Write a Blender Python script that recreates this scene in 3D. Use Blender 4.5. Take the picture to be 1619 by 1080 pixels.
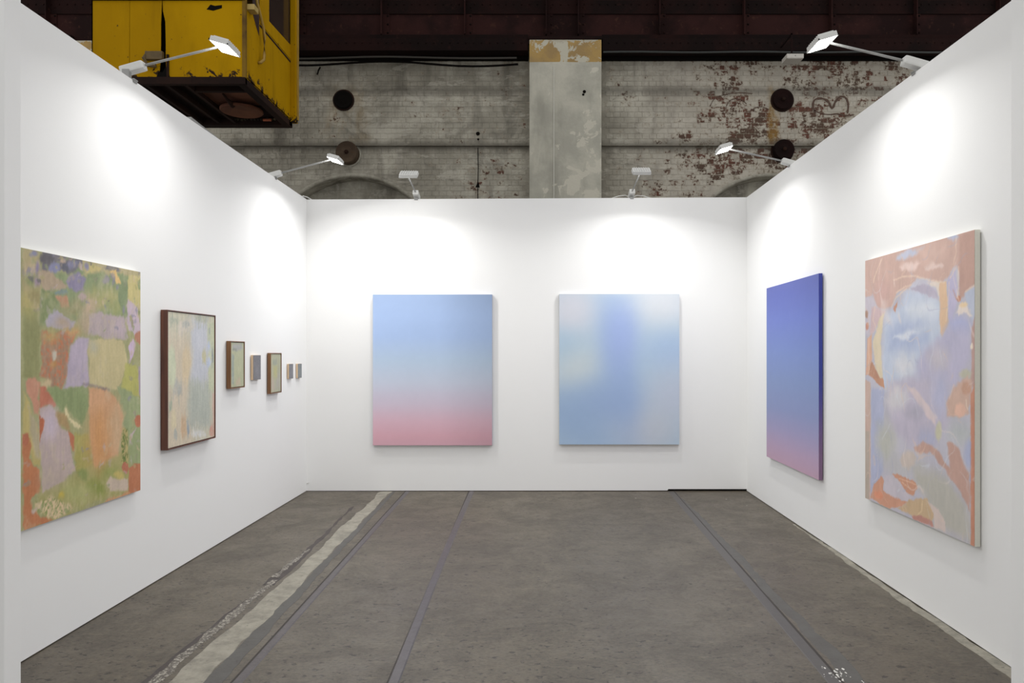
import bpy, bmesh, math, random
import numpy as np
from mathutils import Vector, Matrix

for o in list(bpy.data.objects):
    bpy.data.objects.remove(o)
SC = bpy.context.scene
COL = SC.collection
random.seed(4)
PI = math.pi
EYE = 1.412

# ---------------------------------------------------------------- camera, world, exposure
cam_d = bpy.data.cameras.new('camera')
cam_d.sensor_width = 36.0
cam_d.lens = 1130.0 / 1619.0 * 36.0
cam_d.shift_x = -0.02316
cam_d.shift_y = 0.01174
cam_d.clip_start = 0.05
cam = bpy.data.objects.new('camera', cam_d)
COL.objects.link(cam)
cam.location = (0, 0, EYE)
cam.rotation_euler = (PI / 2, 0, 0)
SC.camera = cam

W = bpy.data.worlds.new('hall_ambience')
SC.world = W
W.use_nodes = True
bg = W.node_tree.nodes['Background']
bg.inputs[0].default_value = (1.0, 0.996, 0.985, 1)
bg.inputs[1].default_value = 0.86          # soft light of the large hall
LAMP_WATTS = 19.0
SC.view_settings.view_transform = 'Standard'
SC.view_settings.look = 'None'
SC.view_settings.gamma = 1.0
SC.view_settings.exposure = 0.0
SC.view_settings.use_curve_mapping = False

# ---------------------------------------------------------------- helpers
def lin(c):
    out = []
    for v in c[:3]:
        v = v / 255.0
        out.append(v / 12.92 if v <= 0.04045 else ((v + 0.055) / 1.055) ** 2.4)
    return tuple(out)

def C4(c):
    return (*lin(c), 1.0)

class NT:
    def __init__(s, name, rough=0.6, metal=0.0, spec=0.5):
        s.m = bpy.data.materials.new(name)
        s.m.use_nodes = True
        s.t = s.m.node_tree
        s.n = s.t.nodes
        s.b = s.n['Principled BSDF']
        s.b.inputs['Roughness'].default_value = rough
        s.b.inputs['Metallic'].default_value = metal
        s.b.inputs['Specular IOR Level'].default_value = spec
        s._pos = None
    def link(s, a, b):
        s.t.links.new(a, b)
    def put(s, sock, v):
        if isinstance(v, bpy.types.NodeSocket):
            s.link(v, sock)
        elif v is not None:
            sock.default_value = v
    def pos(s, scale=(1, 1, 1), obj=False):
        if obj:
            g = s.n.new('ShaderNodeTexCoord').outputs['Object']
        else:
            if s._pos is None:
                s._pos = s.n.new('ShaderNodeNewGeometry').outputs['Position']
            g = s._pos
        m = s.n.new('ShaderNodeMapping')
        s.link(g, m.inputs['Vector'])
        m.inputs['Scale'].default_value = scale
        return m.outputs[0]
    def xyz(s):
        if s._pos is None:
            s._pos = s.n.new('ShaderNodeNewGeometry').outputs['Position']
        n = s.n.new('ShaderNodeSeparateXYZ')
        s.link(s._pos, n.inputs[0])
        return n.outputs
    def noise(s, sc, detail=4, rough=0.55, scale=(1, 1, 1), dist=0.0, obj=False):
        n = s.n.new('ShaderNodeTexNoise')
        s.link(s.pos(scale, obj), n.inputs['Vector'])
        n.inputs['Scale'].default_value = sc
        n.inputs['Detail'].default_value = detail
        n.inputs['Roughness'].default_value = rough
        n.inputs['Distortion'].default_value = dist
        return n.outputs['Fac']
    def voro(s, sc, scale=(1, 1, 1), feat='F1', rnd=1.0):
        n = s.n.new('ShaderNodeTexVoronoi')
        n.feature = feat
        s.link(s.pos(scale), n.inputs['Vector'])
        n.inputs['Scale'].default_value = sc
        n.inputs['Randomness'].default_value = rnd
        return n.outputs
    def math(s, op, a, b=None, c=None, clamp=False):
        n = s.n.new('ShaderNodeMath')
        n.operation = op
        n.use_clamp = clamp
        s.put(n.inputs[0], a)
        s.put(n.inputs[1], b)
        if c is not None:
            s.put(n.inputs[2], c)
        return n.outputs[0]
    def step(s, v, a, b, lo=0.0, hi=1.0):
        n = s.n.new('ShaderNodeMapRange')
        n.interpolation_type = 'SMOOTHSTEP'
        s.put(n.inputs[0], v)
        for i, x in enumerate((a, b, lo, hi)):
            n.inputs[i + 1].default_value = x
        return n.outputs[0]
    def mix(s, f, a, b, mode='MIX'):
        n = s.n.new('ShaderNodeMix')
        n.data_type = 'RGBA'
        n.blend_type = mode
        s.put(n.inputs[0], f)
        s.put(n.inputs[6], a if not isinstance(a, tuple) else (C4(a) if len(a) == 3 else a))
        s.put(n.inputs[7], b if not isinstance(b, tuple) else (C4(b) if len(b) == 3 else b))
        return n.outputs[2]
    def attr(s, name):
        n = s.n.new('ShaderNodeAttribute')
        n.attribute_name = name
        return n.outputs
    def bump(s, h, strength=0.3, dist=0.01):
        n = s.n.new('ShaderNodeBump')
        n.inputs['Strength'].default_value = strength
        n.inputs['Distance'].default_value = dist
        s.put(n.inputs['Height'], h)
        s.link(n.outputs[0], s.b.inputs['Normal'])
    def col(s, c):
        if isinstance(c, tuple):
            c = C4(c)
        s.put(s.b.inputs['Base Color'], c)
        return s
    def rough(s, v):
        s.put(s.b.inputs['Roughness'], v)

def plain(name, c, rough=0.5, metal=0.0, vary=0.08, sc=30, spec=0.5):
    t = NT(name, rough, metal, spec)
    d = tuple(max(0, x * (1 - vary)) for x in c)
    t.col(t.mix(t.noise(sc, 3), c, d))
    return t.m

def obj(name, bm, mat, parent=None, smooth=False, loc=None):
    me = bpy.data.meshes.new(name)
    if smooth:
        for f in bm.faces:
            f.smooth = True
    bm.normal_update()
    bm.to_mesh(me)
    bm.free()
    if mat:
        me.materials.append(mat)
    o = bpy.data.objects.new(name, me)
    COL.objects.link(o)
    if parent:
        o.parent = parent
    if loc is not None:
        o.location = loc
    return o

def empty(name, label, cat, loc=(0, 0, 0), group=None, rot=0.0):
    o = bpy.data.objects.new(name, None)
    COL.objects.link(o)
    o.location = loc
    o.rotation_euler = (0, 0, rot)
    o.empty_display_size = 0.1
    o['label'] = label
    o['category'] = cat
    if group:
        o['group'] = group
    return o

def tag(o, label, cat, group=None):
    o['label'] = label
    o['category'] = cat
    if group:
        o['group'] = group
    return o

def struct(o, label=None):
    o['kind'] = 'structure'
    if label:
        o['label'] = label
    return o

def BM():
    return bmesh.new()

def box(bm, x0, x1, y0, y1, z0, z1, M=None, bev=0.0):
    r = bmesh.ops.create_cube(bm, size=1.0)
    vs = r['verts']
    for v in vs:
        v.co = Vector(((x0 + x1) / 2 + v.co.x * (x1 - x0), (y0 + y1) / 2 + v.co.y * (y1 - y0), (z0 + z1) / 2 + v.co.z * (z1 - z0)))
    if bev:
        es = list({e for v in vs for e in v.link_edges})
        rr = bmesh.ops.bevel(bm, geom=es, offset=bev, segments=2, affect='EDGES', profile=0.6)
        vs = list({v for f in rr['faces'] for v in f.verts} | {v for v in vs if v.is_valid})
    if M is not None:
        for v in vs:
            v.co = M @ v.co
    return vs

def prism(bm, pts, axis, a, b):
    """polygon pts (2-D) extruded along an axis from a to b"""
    def mk(p, t):
        if axis == 'y':
            return Vector((p[0], t, p[1]))
        if axis == 'x':
            return Vector((t, p[0], p[1]))
        return Vector((p[0], p[1], t))
    A = [bm.verts.new(mk(p, a)) for p in pts]
    B_ = [bm.verts.new(mk(p, b)) for p in pts]
    bm.faces.new(A)
    bm.faces.new(B_[::-1])
    n = len(pts)
    for i in range(n):
        bm.faces.new((A[i], B_[i], B_[(i + 1) % n], A[(i + 1) % n]))
    bmesh.ops.recalc_face_normals(bm, faces=bm.faces[:])

def tube(bm, pts, r, n=8, cap=True):
    pts = [Vector(p) for p in pts]
    rings = []
    up = Vector((0.01, 0.02, 1)).normalized()
    for i, p in enumerate(pts):
        d = (pts[min(i + 1, len(pts) - 1)] - pts[max(i - 1, 0)]).normalized()
        s = d.cross(up)
        if s.length < 0.05:
            s = d.cross(Vector((1, 0, 0)))
        s.normalize()
        t = s.cross(d)
        rr = r[i] if isinstance(r, (list, tuple)) else r
        rings.append([bm.verts.new(p + (s * math.cos(2 * PI * k / n) + t * math.sin(2 * PI * k / n)) * rr) for k in range(n)])
    for a, b in zip(rings, rings[1:]):
        for k in range(n):
            bm.faces.new((a[k], a[(k + 1) % n], b[(k + 1) % n], b[k]))
    if cap:
        bm.faces.new(rings[0][::-1])
        bm.faces.new(rings[-1])
    bmesh.ops.recalc_face_normals(bm, faces=bm.faces[:])

def lathe(bm, prof, c, axis='y', n=32):
    """profile of (radius, offset along axis)"""
    rings = []
    for r, h in prof:
        ring = []
        for k in range(n):
            a = 2 * PI * k / n
            if axis == 'y':
                q = Vector((c[0] + r * math.cos(a), c[1] + h, c[2] + r * math.sin(a)))
            else:
                q = Vector((c[0] + r * math.cos(a), c[1] + r * math.sin(a), c[2] + h))
            ring.append(bm.verts.new(q))
        rings.append(ring)
    for a, b in zip(rings, rings[1:]):
        for k in range(n):
            bm.faces.new((a[k], a[(k + 1) % n], b[(k + 1) % n], b[k]))
    bm.faces.new(rings[0])
    bm.faces.new(rings[-1])
    bmesh.ops.recalc_face_normals(bm, faces=bm.faces[:])

# ---------------------------------------------------------------- materials
def m_plaster():
    t = NT('booth_paint', 0.75, spec=0.3)
    n = t.noise(0.9, 3)
    t.col(t.mix(n, (240, 240, 239), (237, 237, 237)))
    t.bump(t.noise(160, 2), 0.08, 0.002)
    return t.m
M_BOOTH = m_plaster()
M_DARK = plain('shadow_gap_black', (22, 21, 20), 0.9)

def m_floor():
    t = NT('old_hall_floor', 0.5)
    a = t.noise(0.55, 5, 0.6)
    b = t.noise(2.6, 8, 0.78, dist=0.4)
    c = t.noise(22, 5, 0.7)
    base = t.mix(t.step(a, 0.35, 0.65), (86, 77, 65), (99, 90, 75))
    base = t.mix(t.step(b, 0.42, 0.62, 0, 0.5), base, (66, 60, 55))
    base = t.mix(t.step(c, 0.35, 0.75, 0, 0.5), base, (86, 81, 69))
    base = t.mix(t.step(t.noise(70, 4, 0.75, scale=(0.6, 1, 1)), 0.42, 0.66, 0, 0.55), base, (48, 43, 38))
    base = t.mix(t.step(t.noise(11, 6, 0.8, scale=(0.55, 1.6, 1)), 0.54, 0.66, 0, 0.45), base, (112, 102, 86))
    # trodden light dust patches
    d = t.noise(1.7, 6, 0.72, dist=0.8)
    base = t.mix(t.step(d, 0.60, 0.78, 0, 0.45), base, (128, 120, 102))
    # chips and pits, longer across the hall than along it
    p = t.noise(24, 3, 0.55, scale=(1, 1.3, 1))
    q = t.noise(2.0, 3, 0.5)
    pit = t.math('MULTIPLY', t.step(p, 0.60, 0.66), t.step(q, 0.34, 0.52))
    base = t.mix(t.math('MULTIPLY', pit, 0.75), base, (30, 25, 21))
    sc = t.noise(9, 4, 0.6, scale=(0.35, 2.2, 1), dist=0.6)
    base = t.mix(t.step(sc, 0.62, 0.72, 0, 0.35), base, (60, 54, 51))
    # flecks of white paint
    v = t.voro(3.4)
    f = t.math('LESS_THAN', v['Distance'], 0.028)
    sel = t.math('GREATER_THAN', t.noise(2.3, 2), 0.53)
    f = t.math('MULTIPLY', f, sel)
    base = t.mix(t.math('MULTIPLY', f, 0.8), base, (205, 202, 195))
    t.col(base)
    t.rough(t.step(b, 0.3, 0.7, 0.42, 0.62))
    h = t.math('ADD', t.math('MULTIPLY', c, 0.25), t.math('MULTIPLY', pit, -0.5))
    h = t.math('ADD', h, t.math('MULTIPLY', a, 0.6))
    t.bump(h, 0.35, 0.01)
    return t.m
M_FLOOR = m_floor()

def m_strip(name, c1, c2, sc=9, th=(0.35, 0.7), rough=0.7, pits=True):
    t = NT(name, rough)
    b = t.mix(t.step(t.noise(sc, 6, 0.7), *th), c1, c2)
    if pits:
        b = t.mix(t.step(t.noise(45, 4, 0.6), 0.6, 0.72, 0, 0.6), b, tuple(int(x * 0.6) for x in c2))
    t.col(b)
    t.bump(t.noise(60, 4), 0.3, 0.004)
    return t.m
M_CEM = m_strip('pale_cement_infill', (148, 143, 130), (116, 112, 102))
M_CEM2 = m_strip('grey_cement_infill', (84, 82, 79), (76, 73, 70))
M_FLAKE = m_strip('flaked_white_line', (160, 155, 144), (84, 78, 72), 60, (0.39, 0.53))
M_RAIL = m_strip('worn_rail_steel', (80, 74, 76), (68, 62, 63), 14, (0.3, 0.7), 0.42, False)
M_EDGE = m_strip('cracked_dark_infill', (68, 60, 58), (56, 50, 47), 12)

def m_oldwall(name, mortar=False, smoothc=False):
    t = NT(name, 0.85, spec=0.25)
    x, y, z = t.xyz()
    big = t.noise(0.45, 4, 0.6)
    med = t.noise(1.6, 6, 0.65)
    streak = t.noise(2.6, 5, 0.6, scale=(1, 1, 0.16))
    horiz = t.noise(2.2, 5, 0.65, scale=(0.22, 1, 3.0))
    fine = t.noise(26, 5, 0.7)
    lime = t.mix(t.step(med, 0.35, 0.68), (142, 138, 126), (180, 176, 163))
    lime = t.mix(t.step(streak, 0.50, 0.72, 0, 0.85), lime, (104, 100, 91))
    lime = t.mix(t.step(horiz, 0.52, 0.75, 0, 0.65), lime, (112, 108, 98))
    lime = t.mix(t.step(big, 0.56, 0.70, 0, 0.5), lime, (140, 137, 128))
    lime = t.mix(t.step(fine, 0.52, 0.70, 0, 0.35), lime, (118, 112, 100))
    lime = t.mix(t.step(t.noise(9, 6, 0.8, scale=(0.7, 1, 1.6)), 0.60, 0.66, 0, 0.55), lime, (92, 86, 76))
    if mortar:
        lime = t.mix(0.22, lime, (104, 98, 88))
    lime = t.mix(t.step(t.noise(3.1, 7, 0.75, scale=(0.5, 1, 1.4), dist=0.5), 0.53, 0.60, 0, 0.45), lime, (186, 182, 170))
    lime = t.mix(t.step(t.noise(1.1, 5, 0.7, dist=0.6), 0.55, 0.66, 0, 0.5), lime, (96, 92, 84))
    if not smoothc:
        lime = t.mix(t.step(x, 1.0, 2.6, 0, 0.45), lime, (192, 184, 172))
        tone = t.attr('tone')['Fac']
        bias = t.step(x, 1.4, 3.0, -0.02, 0.052)                 # more bare brick on the right half
        nearpier = t.math('MULTIPLY', t.step(x, -1.3, -0.4, 0.0, 0.05), t.step(x, 0.2, 1.8, 1.0, 0.55))
        patch = t.noise(0.8, 3, 0.5)
        clump = t.noise(7, 5, 0.72)
        s_ = t.math('ADD', t.math('MULTIPLY', clump, 0.55), t.math('MULTIPLY', patch, 0.30))
        s_ = t.math('ADD', s_, t.math('MULTIPLY', fine, 0.30))
        s_ = t.math('ADD', s_, bias)
        s_ = t.math('ADD', s_, nearpier)
        if not mortar:
            s_ = t.math('ADD', s_, t.math('MULTIPLY', tone, 0.045))
        else:
            s_ = t.math('ADD', s_, -0.02)
        mask = t.step(s_, 0.668, 0.700)
        halo = t.step(s_, 0.60, 0.67, 0, 0.5)
        lime = t.mix(halo, lime, (150, 140, 124))
        if mortar:
            bare = t.mix(t.noise(5, 3), (104, 96, 84), (140, 130, 112))
        else:
            bare = t.mix(t.step(t.noise(3.2, 3, 0.5), 0.38, 0.62), (104, 66, 54), (88, 72, 60))
            bare = t.mix(t.step(fine, 0.4, 0.6, 0, 0.5), bare, (66, 46, 40))
        out = t.mix(mask, lime, bare)
    else:
        crk = t.noise(5, 6, 0.75, dist=1.2)
        out = t.mix(t.step(crk, 0.64, 0.68, 0, 0.7), lime, (200, 195, 182))
    # ochre rust runs below the two pairs of iron plates
    for cx, w0, k in ((3.83, 0.085, 0.72), (-3.02, 0.30, 0.30)):
        d = t.math('ABSOLUTE', t.math('SUBTRACT', x, cx))
        wob = t.math('MULTIPLY', t.noise(6, 4, 0.7, scale=(1, 1, 0.5)), w0 * 1.2)
        run = t.step(t.math('SUBTRACT', d, wob), -0.02, w0, 1, 0)
        run = t.math('MULTIPLY', run, t.math('MULTIPLY', t.step(z, 4.66, 4.9), t.step(t.noise(5, 5, 0.7, scale=(1, 1, 0.35)), 0.38, 0.6)))
        run = t.math('MULTIPLY', run, t.step(z, 5.60, 5.85, 1, 0))
        out = t.mix(t.math('MULTIPLY', run, k), out, (138, 108, 52))
    # grime along the upper ledge, painted shade at the lower one
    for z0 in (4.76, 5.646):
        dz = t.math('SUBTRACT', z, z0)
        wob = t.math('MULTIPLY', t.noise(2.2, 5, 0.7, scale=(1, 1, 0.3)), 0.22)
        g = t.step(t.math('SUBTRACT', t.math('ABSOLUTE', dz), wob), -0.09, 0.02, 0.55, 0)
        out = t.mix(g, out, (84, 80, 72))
    t.col(out)
    t.bump(t.math('ADD', fine, med), 0.4, 0.008)
    return t.m
M_BRICK = m_oldwall('limewashed_brick')
M_MORTAR = m_oldwall('limewashed_mortar', mortar=True)
M_RENDER = m_oldwall('grey_render', smoothc=True)

def m_pier():
    t = NT('pier_cement', 0.85, spec=0.25)
    x, y, z = t.xyz()
    med = t.noise(1.8, 6, 0.65)
    str_ = t.noise(2.4, 5, 0.6, scale=(1, 1, 0.2))
    c = t.mix(t.step(med, 0.35, 0.65), (162, 160, 149), (184, 181, 168))
    c = t.mix(t.step(str_, 0.48, 0.7, 0, 0.5), c, (132, 130, 120))
    pl = t.noise(3.6, 6, 0.6, dist=0.5)
    side = t.step(x, 0.2, 0.95, -0.06, 0.05)
    low = t.step(z, 4.0, 5.8, 0.03, -0.06)
    c = t.mix(t.step(t.math('ADD', pl, t.math('ADD', side, low)), 0.585, 0.60, 0, 0.75), c, (196, 192, 178))
    edge = t.math('ADD', z, t.math('MULTIPLY', t.noise(5.5, 5, 0.65), -0.38))
    och = t.step(t.math('ADD', z, t.math('MULTIPLY', t.noise(3, 5, 0.7), 0.02)), 5.985, 5.995)
    c2 = t.mix(t.step(t.noise(3, 4), 0.4, 0.6), (164, 136, 84), (148, 124, 84))
    flake = t.step(t.math('ADD', t.noise(4.2, 6, 0.7, dist=0.7), t.step(t.math('ABSOLUTE', t.math('SUBTRACT', x, 0.55)), 0.0, 0.5, 0.06, -0.05)), 0.535, 0.55)
    c2 = t.mix(flake, c2, (182, 178, 162))
    rim = t.step(edge, 6.11, 6.125)
    c2 = t.mix(rim, c2, (172, 166, 150))
    c = t.mix(och, c, c2)
    t.col(c)
    t.bump(t.math('ADD', med, t.noise(30, 4)), 0.35, 0.01)
    return t.m
M_PIER = m_pier()

def m_steel(name, c1, c2, c3, rough=0.6, k=1.0):
    t = NT(name, rough, spec=0.15)
    a = t.noise(1.3, 5, 0.65)
    b = t.noise(11, 5, 0.7)
    v = t.mix(t.step(a, 0.38, 0.62), c1, c2)
    v = t.mix(t.step(b, 0.58, 0.70, 0, 0.5 * k), v, c3)
    t.col(v)
    t.bump(b, 0.25, 0.005)
    return t.m
M_GIRD = m_steel('oxide_red_girder', (26, 9, 8), (44, 21, 19), (66, 42, 32), .85)
M_GIRD2 = m_steel('black_grimed_iron', (30, 12, 10), (17, 7, 6), (44, 24, 19), .9)
M_RUST = m_steel('rusted_underframe', (30, 19, 16), (44, 27, 20), (18, 13, 12), 0.9)
M_PLATE = m_steel('rust_brown_plate', (88, 74, 60), (64, 52, 42), (84, 58, 38), 0.8)
M_DISC = m_steel('rust_disc', (112, 72, 52), (86, 54, 42), (60, 40, 32), 0.8)
M_HOLE = plain('matte_black', (14, 11, 9), 0.95, spec=.1)  # plain black; in holes and splits it stands for their dark inside

def m_yellow():
    t = NT('worn_yellow_paint', 0.75, spec=0.06)
    x, y, z = t.xyz()
    a = t.noise(1.4, 5, 0.6, scale=(1, 1, 0.5))
    s = t.noise(5, 5, 0.65, scale=(1, 1, 0.12))
    c = t.mix(t.step(a, 0.35, 0.65), (172, 131, 2), (156, 117, 1))
    c = t.mix(t.step(s, 0.5, 0.75, 0, 0.5), c, (128, 96, 6))
    p = t.noise(14, 5, 0.7)
    c = t.mix(t.step(p, 0.665, 0.69), c, (52, 40, 26))
    p2 = t.noise(7, 5, 0.7, dist=1.0)
    low = t.step(z, 4.58, 4.78, 0.24, 0.0)
    c = t.mix(t.step(t.math('ADD', p2, low), 0.72, 0.78), c, (44, 32, 24))
    t.col(c)
    t.bump(t.math('ADD', a, t.math('MULTIPLY', p, 0.3)), 0.3, 0.01)
    return t.m
M_YEL = m_yellow()
M_YEL2 = plain('dull_mustard_edge', (178, 142, 56), 0.5, vary=0.25, sc=9)

def m_glass():
    t = NT('grimy_cab_glass', 0.12)
    t.col(t.mix(t.noise(4, 3), (44, 36, 34), (66, 54, 48)))
    t.b.inputs['Alpha'].default_value = 0.9
    return t.m
M_GLASS = m_glass()
M_LAMPW = plain('grey_lamp_enamel', (212, 212, 209), 0.35, vary=0.04)
M_ARM = plain('pale_steel_arm', (150, 150, 148), 0.45, 0.1, vary=0.05)
M_WHITEBOX = plain('white_box_enamel', (196, 192, 184), 0.5)
M_CLIP = plain('dark_clip', (60, 60, 60), 0.5)

def m_emit():
    t = NT('lit_lamp_lens', 0.3)
    t.col((255, 255, 255))
    t.b.inputs['Emission Color'].default_value = (1, 0.99, 0.96, 1)
    t.b.inputs['Emission Strength'].default_value = 14
    return t.m
M_LENS = m_emit()

def m_wood(name, c1, c2, rough=0.45):
    t = NT(name, rough)
    g = t.noise(9, 5, 0.6, scale=(3, 3, 0.25), dist=0.6)
    t.col(t.mix(t.step(g, 0.3, 0.7), c1, c2))
    t.bump(g, 0.1, 0.002)
    return t.m
M_WALNUT = m_wood('walnut_frame', (104, 60, 40), (78, 42, 28))
M_OAK = m_wood('brown_oak_frame', (132, 92, 56), (106, 70, 40))
M_WALNUT_IN = m_wood('dark_frame_rebate', (56, 36, 28), (44, 28, 22))
M_PLY = m_wood('pale_birch_edge', (226, 200, 168), (210, 182, 150), 0.6)
M_CANVAS = plain('raw_canvas_edge', (226, 224, 212), 0.85, vary=0.05, sc=80)

# ---------------------------------------------------------------- floor
bm = BM()
box(bm, -9, 9, -4, 12.2, -0.1, 0.0)
floor = struct(obj('floor', bm, M_FLOOR))

def ragged(name, mat, segs, step=0.06, rag=0.012, h=0.0025, seed=1, parent=floor):
    """strip along y. segs: (y, x_left, x_right)"""
    rnd = random.Random(seed)
    bm = BM()
    ys = []
    y = segs[0][0]
    while y < segs[-1][0]:
        ys.append(y)
        y += step
    ys.append(segs[-1][0])
    prev = None
    la = lb = 0.0
    for y in ys:
        for s0, s1 in zip(segs, segs[1:]):
            if s0[0] <= y <= s1[0] + 1e-6:
                k = (y - s0[0]) / (s1[0] - s0[0])
                a = s0[1] + (s1[1] - s0[1]) * k
                b = s0[2] + (s1[2] - s0[2]) * k
                break
        la = la * 0.6 + rnd.uniform(-1, 1) * rag
        lb = lb * 0.6 + rnd.uniform(-1, 1) * rag
        c = [bm.verts.new(p) for p in ((a + la - 0.002, y, 0.0), (a + la, y, h), (b + lb, y, h), (b + lb + 0.002, y, 0.0))]
        if prev:
            for i in range(3):
                bm.faces.new((prev[i], prev[i + 1], c[i + 1], c[i]))
        prev = c
    bmesh.ops.recalc_face_normals(bm, faces=bm.faces[:])
    return obj(name, bm, mat, parent)

ragged('cement_strip', M_CEM, [(2.6, -1.59, -1.43), (3.4, -1.575, -1.43), (5.3, -1.565, -1.45), (7.3, -1.58, -1.475)], seed=2, rag=0.010)
ragged('cement_strip', M_CEM2, [(2.6, -1.43, -1.335), (4.6, -1.44, -1.385), (7.3, -1.465, -1.43)], seed=3, rag=0.006, h=0.0018)
ragged('cement_strip', M_CEM2, [(2.6, 1.33, 1.42), (4.6, 1.37, 1.42), (7.3, 1.40, 1.44)], seed=13, rag=0.012, h=0.0008)
ragged('cement_strip', M_CEM, [(2.6, 2.055, 2.135), (4.0, 2.075, 2.135), (5.2, 2.115, 2.14), (5.9, 2.133, 2.15)], seed=4, rag=0.010)
ragged('painted_line', M_FLAKE, [(2.6, -1.668, -1.625), (4.2, -1.65, -1.615), (4.45, -1.64, -1.615)], seed=5, rag=0.009, step=0.03)
ragged('edge_groove', M_EDGE, [(4.35, -1.67, -1.60), (4.9, -1.65, -1.60), (5.6, -1.66, -1.635), (6.6, -1.69, -1.675)], seed=6, rag=0.010, h=0.001)
ragged('edge_groove', M_EDGE, [(2.6, -1.70, -1.675), (4.1, -1.67, -1.655)], seed=16, rag=0.006, h=0.001)
ragged('painted_line', M_FLAKE, [(4.5, -1.66, -1.63), (5.15, -1.645, -1.63)], seed=8, rag=0.010, step=0.03, h=0.003)

def rail(x0, x1, w, top, bow=0.0, m=None):
    bm = BM()
    n = 24
    prev = None
    for i in range(n + 1):
        k = i / n
        y = 2.3 + (7.315 - 2.3) * k
        x = x0 + (x1 - x0) * k + bow * math.sin(PI * k)
        c = [bm.verts.new(p) for p in ((x - w / 2 - 0.006, y, 0.0), (x - w / 2, y, top), (x + w / 2, y, top), (x + w / 2 + 0.006, y, 0.0))]
        if prev:
            for j in range(3):
                bm.faces.new((prev[j], prev[j + 1], c[j + 1], c[j]))
        prev = c
    bmesh.ops.recalc_face_normals(bm, faces=bm.faces[:])
    return obj('rail', bm, m or M_RAIL, floor)
rail(-1.275, -1.31, 0.032, 0.003)
rail(-0.595, -0.655, 0.038, 0.004, -0.012)
rail(1.265, 1.385, 0.052, 0.001, 0, plain('filled_rail_line', (80, 76, 74), 0.5, vary=.15))
M_GROOVE = plain('rail_groove_grime', (60, 54, 50), 0.8, vary=0.3)
for x0, x1, w in ((-0.622, -0.682, 0.006), (-1.298, -1.333, 0.005), (1.297, 1.417, 0.006)):
    g = rail(x0, x1, w, 0.0012, 0, M_GROOVE)
    g.name = 'groove'
# splash of white paint
bm = BM()
rnd = random.Random(9)
for i in range(34):
    x = 1.30 + rnd.gauss(0, 0.035) + i * 0.0012
    y = 3.13 + rnd.gauss(0, 0.05)
    r = rnd.uniform(0.002, 0.007)
    a0 = rnd.uniform(0, 6)
    vs = [bm.verts.new((x + r * math.cos(a0 + k * PI / 3) * rnd.uniform(0.5, 1.3), y + 1.6 * r * math.sin(a0 + k * PI / 3) * rnd.uniform(0.5, 1.3), 0.0015)) for k in range(6)]
    bm.faces.new(vs)
for f in bm.faces:
    if f.normal.z < 0:
        f.normal_flip()
sp = obj('paint_flecks', bm, plain('white_paint_fleck', (222, 220, 214), 0.6), floor)
sp['kind'] = 'stuff'

# ---------------------------------------------------------------- booth walls
T = 0.09
def hexa(bm, lo, hi):
    """lo, hi: four xy + z corners each, counter-clockwise"""
    A = [bm.verts.new(p) for p in lo]
    B_ = [bm.verts.new(p) for p in hi]
    bm.faces.new(A[::-1])
    bm.faces.new(B_)
    for i in range(4):
        bm.faces.new((A[i], A[(i + 1) % 4], B_[(i + 1) % 4], B_[i]))
    bmesh.ops.recalc_face_normals(bm, faces=bm.faces[:])
D = 7.328
bm = BM()
hexa(bm, [(-2.347, 2.9, .006), (-2.348, D, .006), (-2.348 - T, D + T, .006), (-2.347 - T, 2.9, .006)],
     [(-2.347, 2.9, 3.012), (-2.348, D, 2.992), (-2.348 - T, D + T, 2.992), (-2.347 - T, 2.9, 3.012)])
wall_left = struct(obj('wall_left', bm, M_BOOTH))
bm = BM()
hexa(bm, [(2.130, 2.9, .006), (2.130 + T, 2.9, .006), (2.163 + T, D + T, .006), (2.163, D, .006)],
     [(2.130, 2.9, 2.992), (2.130 + T, 2.9, 2.992), (2.163 + T, D + T, 3.014), (2.163, D, 3.014)])
wall_right = struct(obj('wall_right', bm, M_BOOTH))
bm = BM()
xs = [(-2.348, .004, 2.991), (-.78, .006, 2.998), (1.35, .008, 3.010), (1.36, .022, 3.010), (2.163, .022, 3.014)]
prev = None
for x, zb, zt in xs:
    c = [bm.verts.new(p) for p in ((x, D, zb), (x, D, zt), (x, D + T, zt), (x, D + T, zb))]
    if prev:
        for j in range(4):
            bm.faces.new((prev[j], prev[(j + 1) % 4], c[(j + 1) % 4], c[j]))
    else:
        bm.faces.new(c)
    prev = c
bm.faces.new(prev[::-1])
bmesh.ops.recalc_face_normals(bm, faces=bm.faces[:])
wall_back = struct(obj('wall_back', bm, M_BOOTH))
# black strip put in as the shade behind the raised bottom edges
bm = BM(); box(bm, -2.37, 2.19, D + .03, D + .05, 0.0005, .03)
obj('shadow_gap', bm, M_DARK, wall_back)
for nm, xa, xb in (('wall_front_left', -2.75, -2.161), ('wall_front_right', 1.995, 2.60)):
    bm = BM(); box(bm, xa, xb, 2.905, 3.0, .004, 3.0, bev=.002)
    struct(obj(nm, bm, M_BOOTH))
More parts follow.
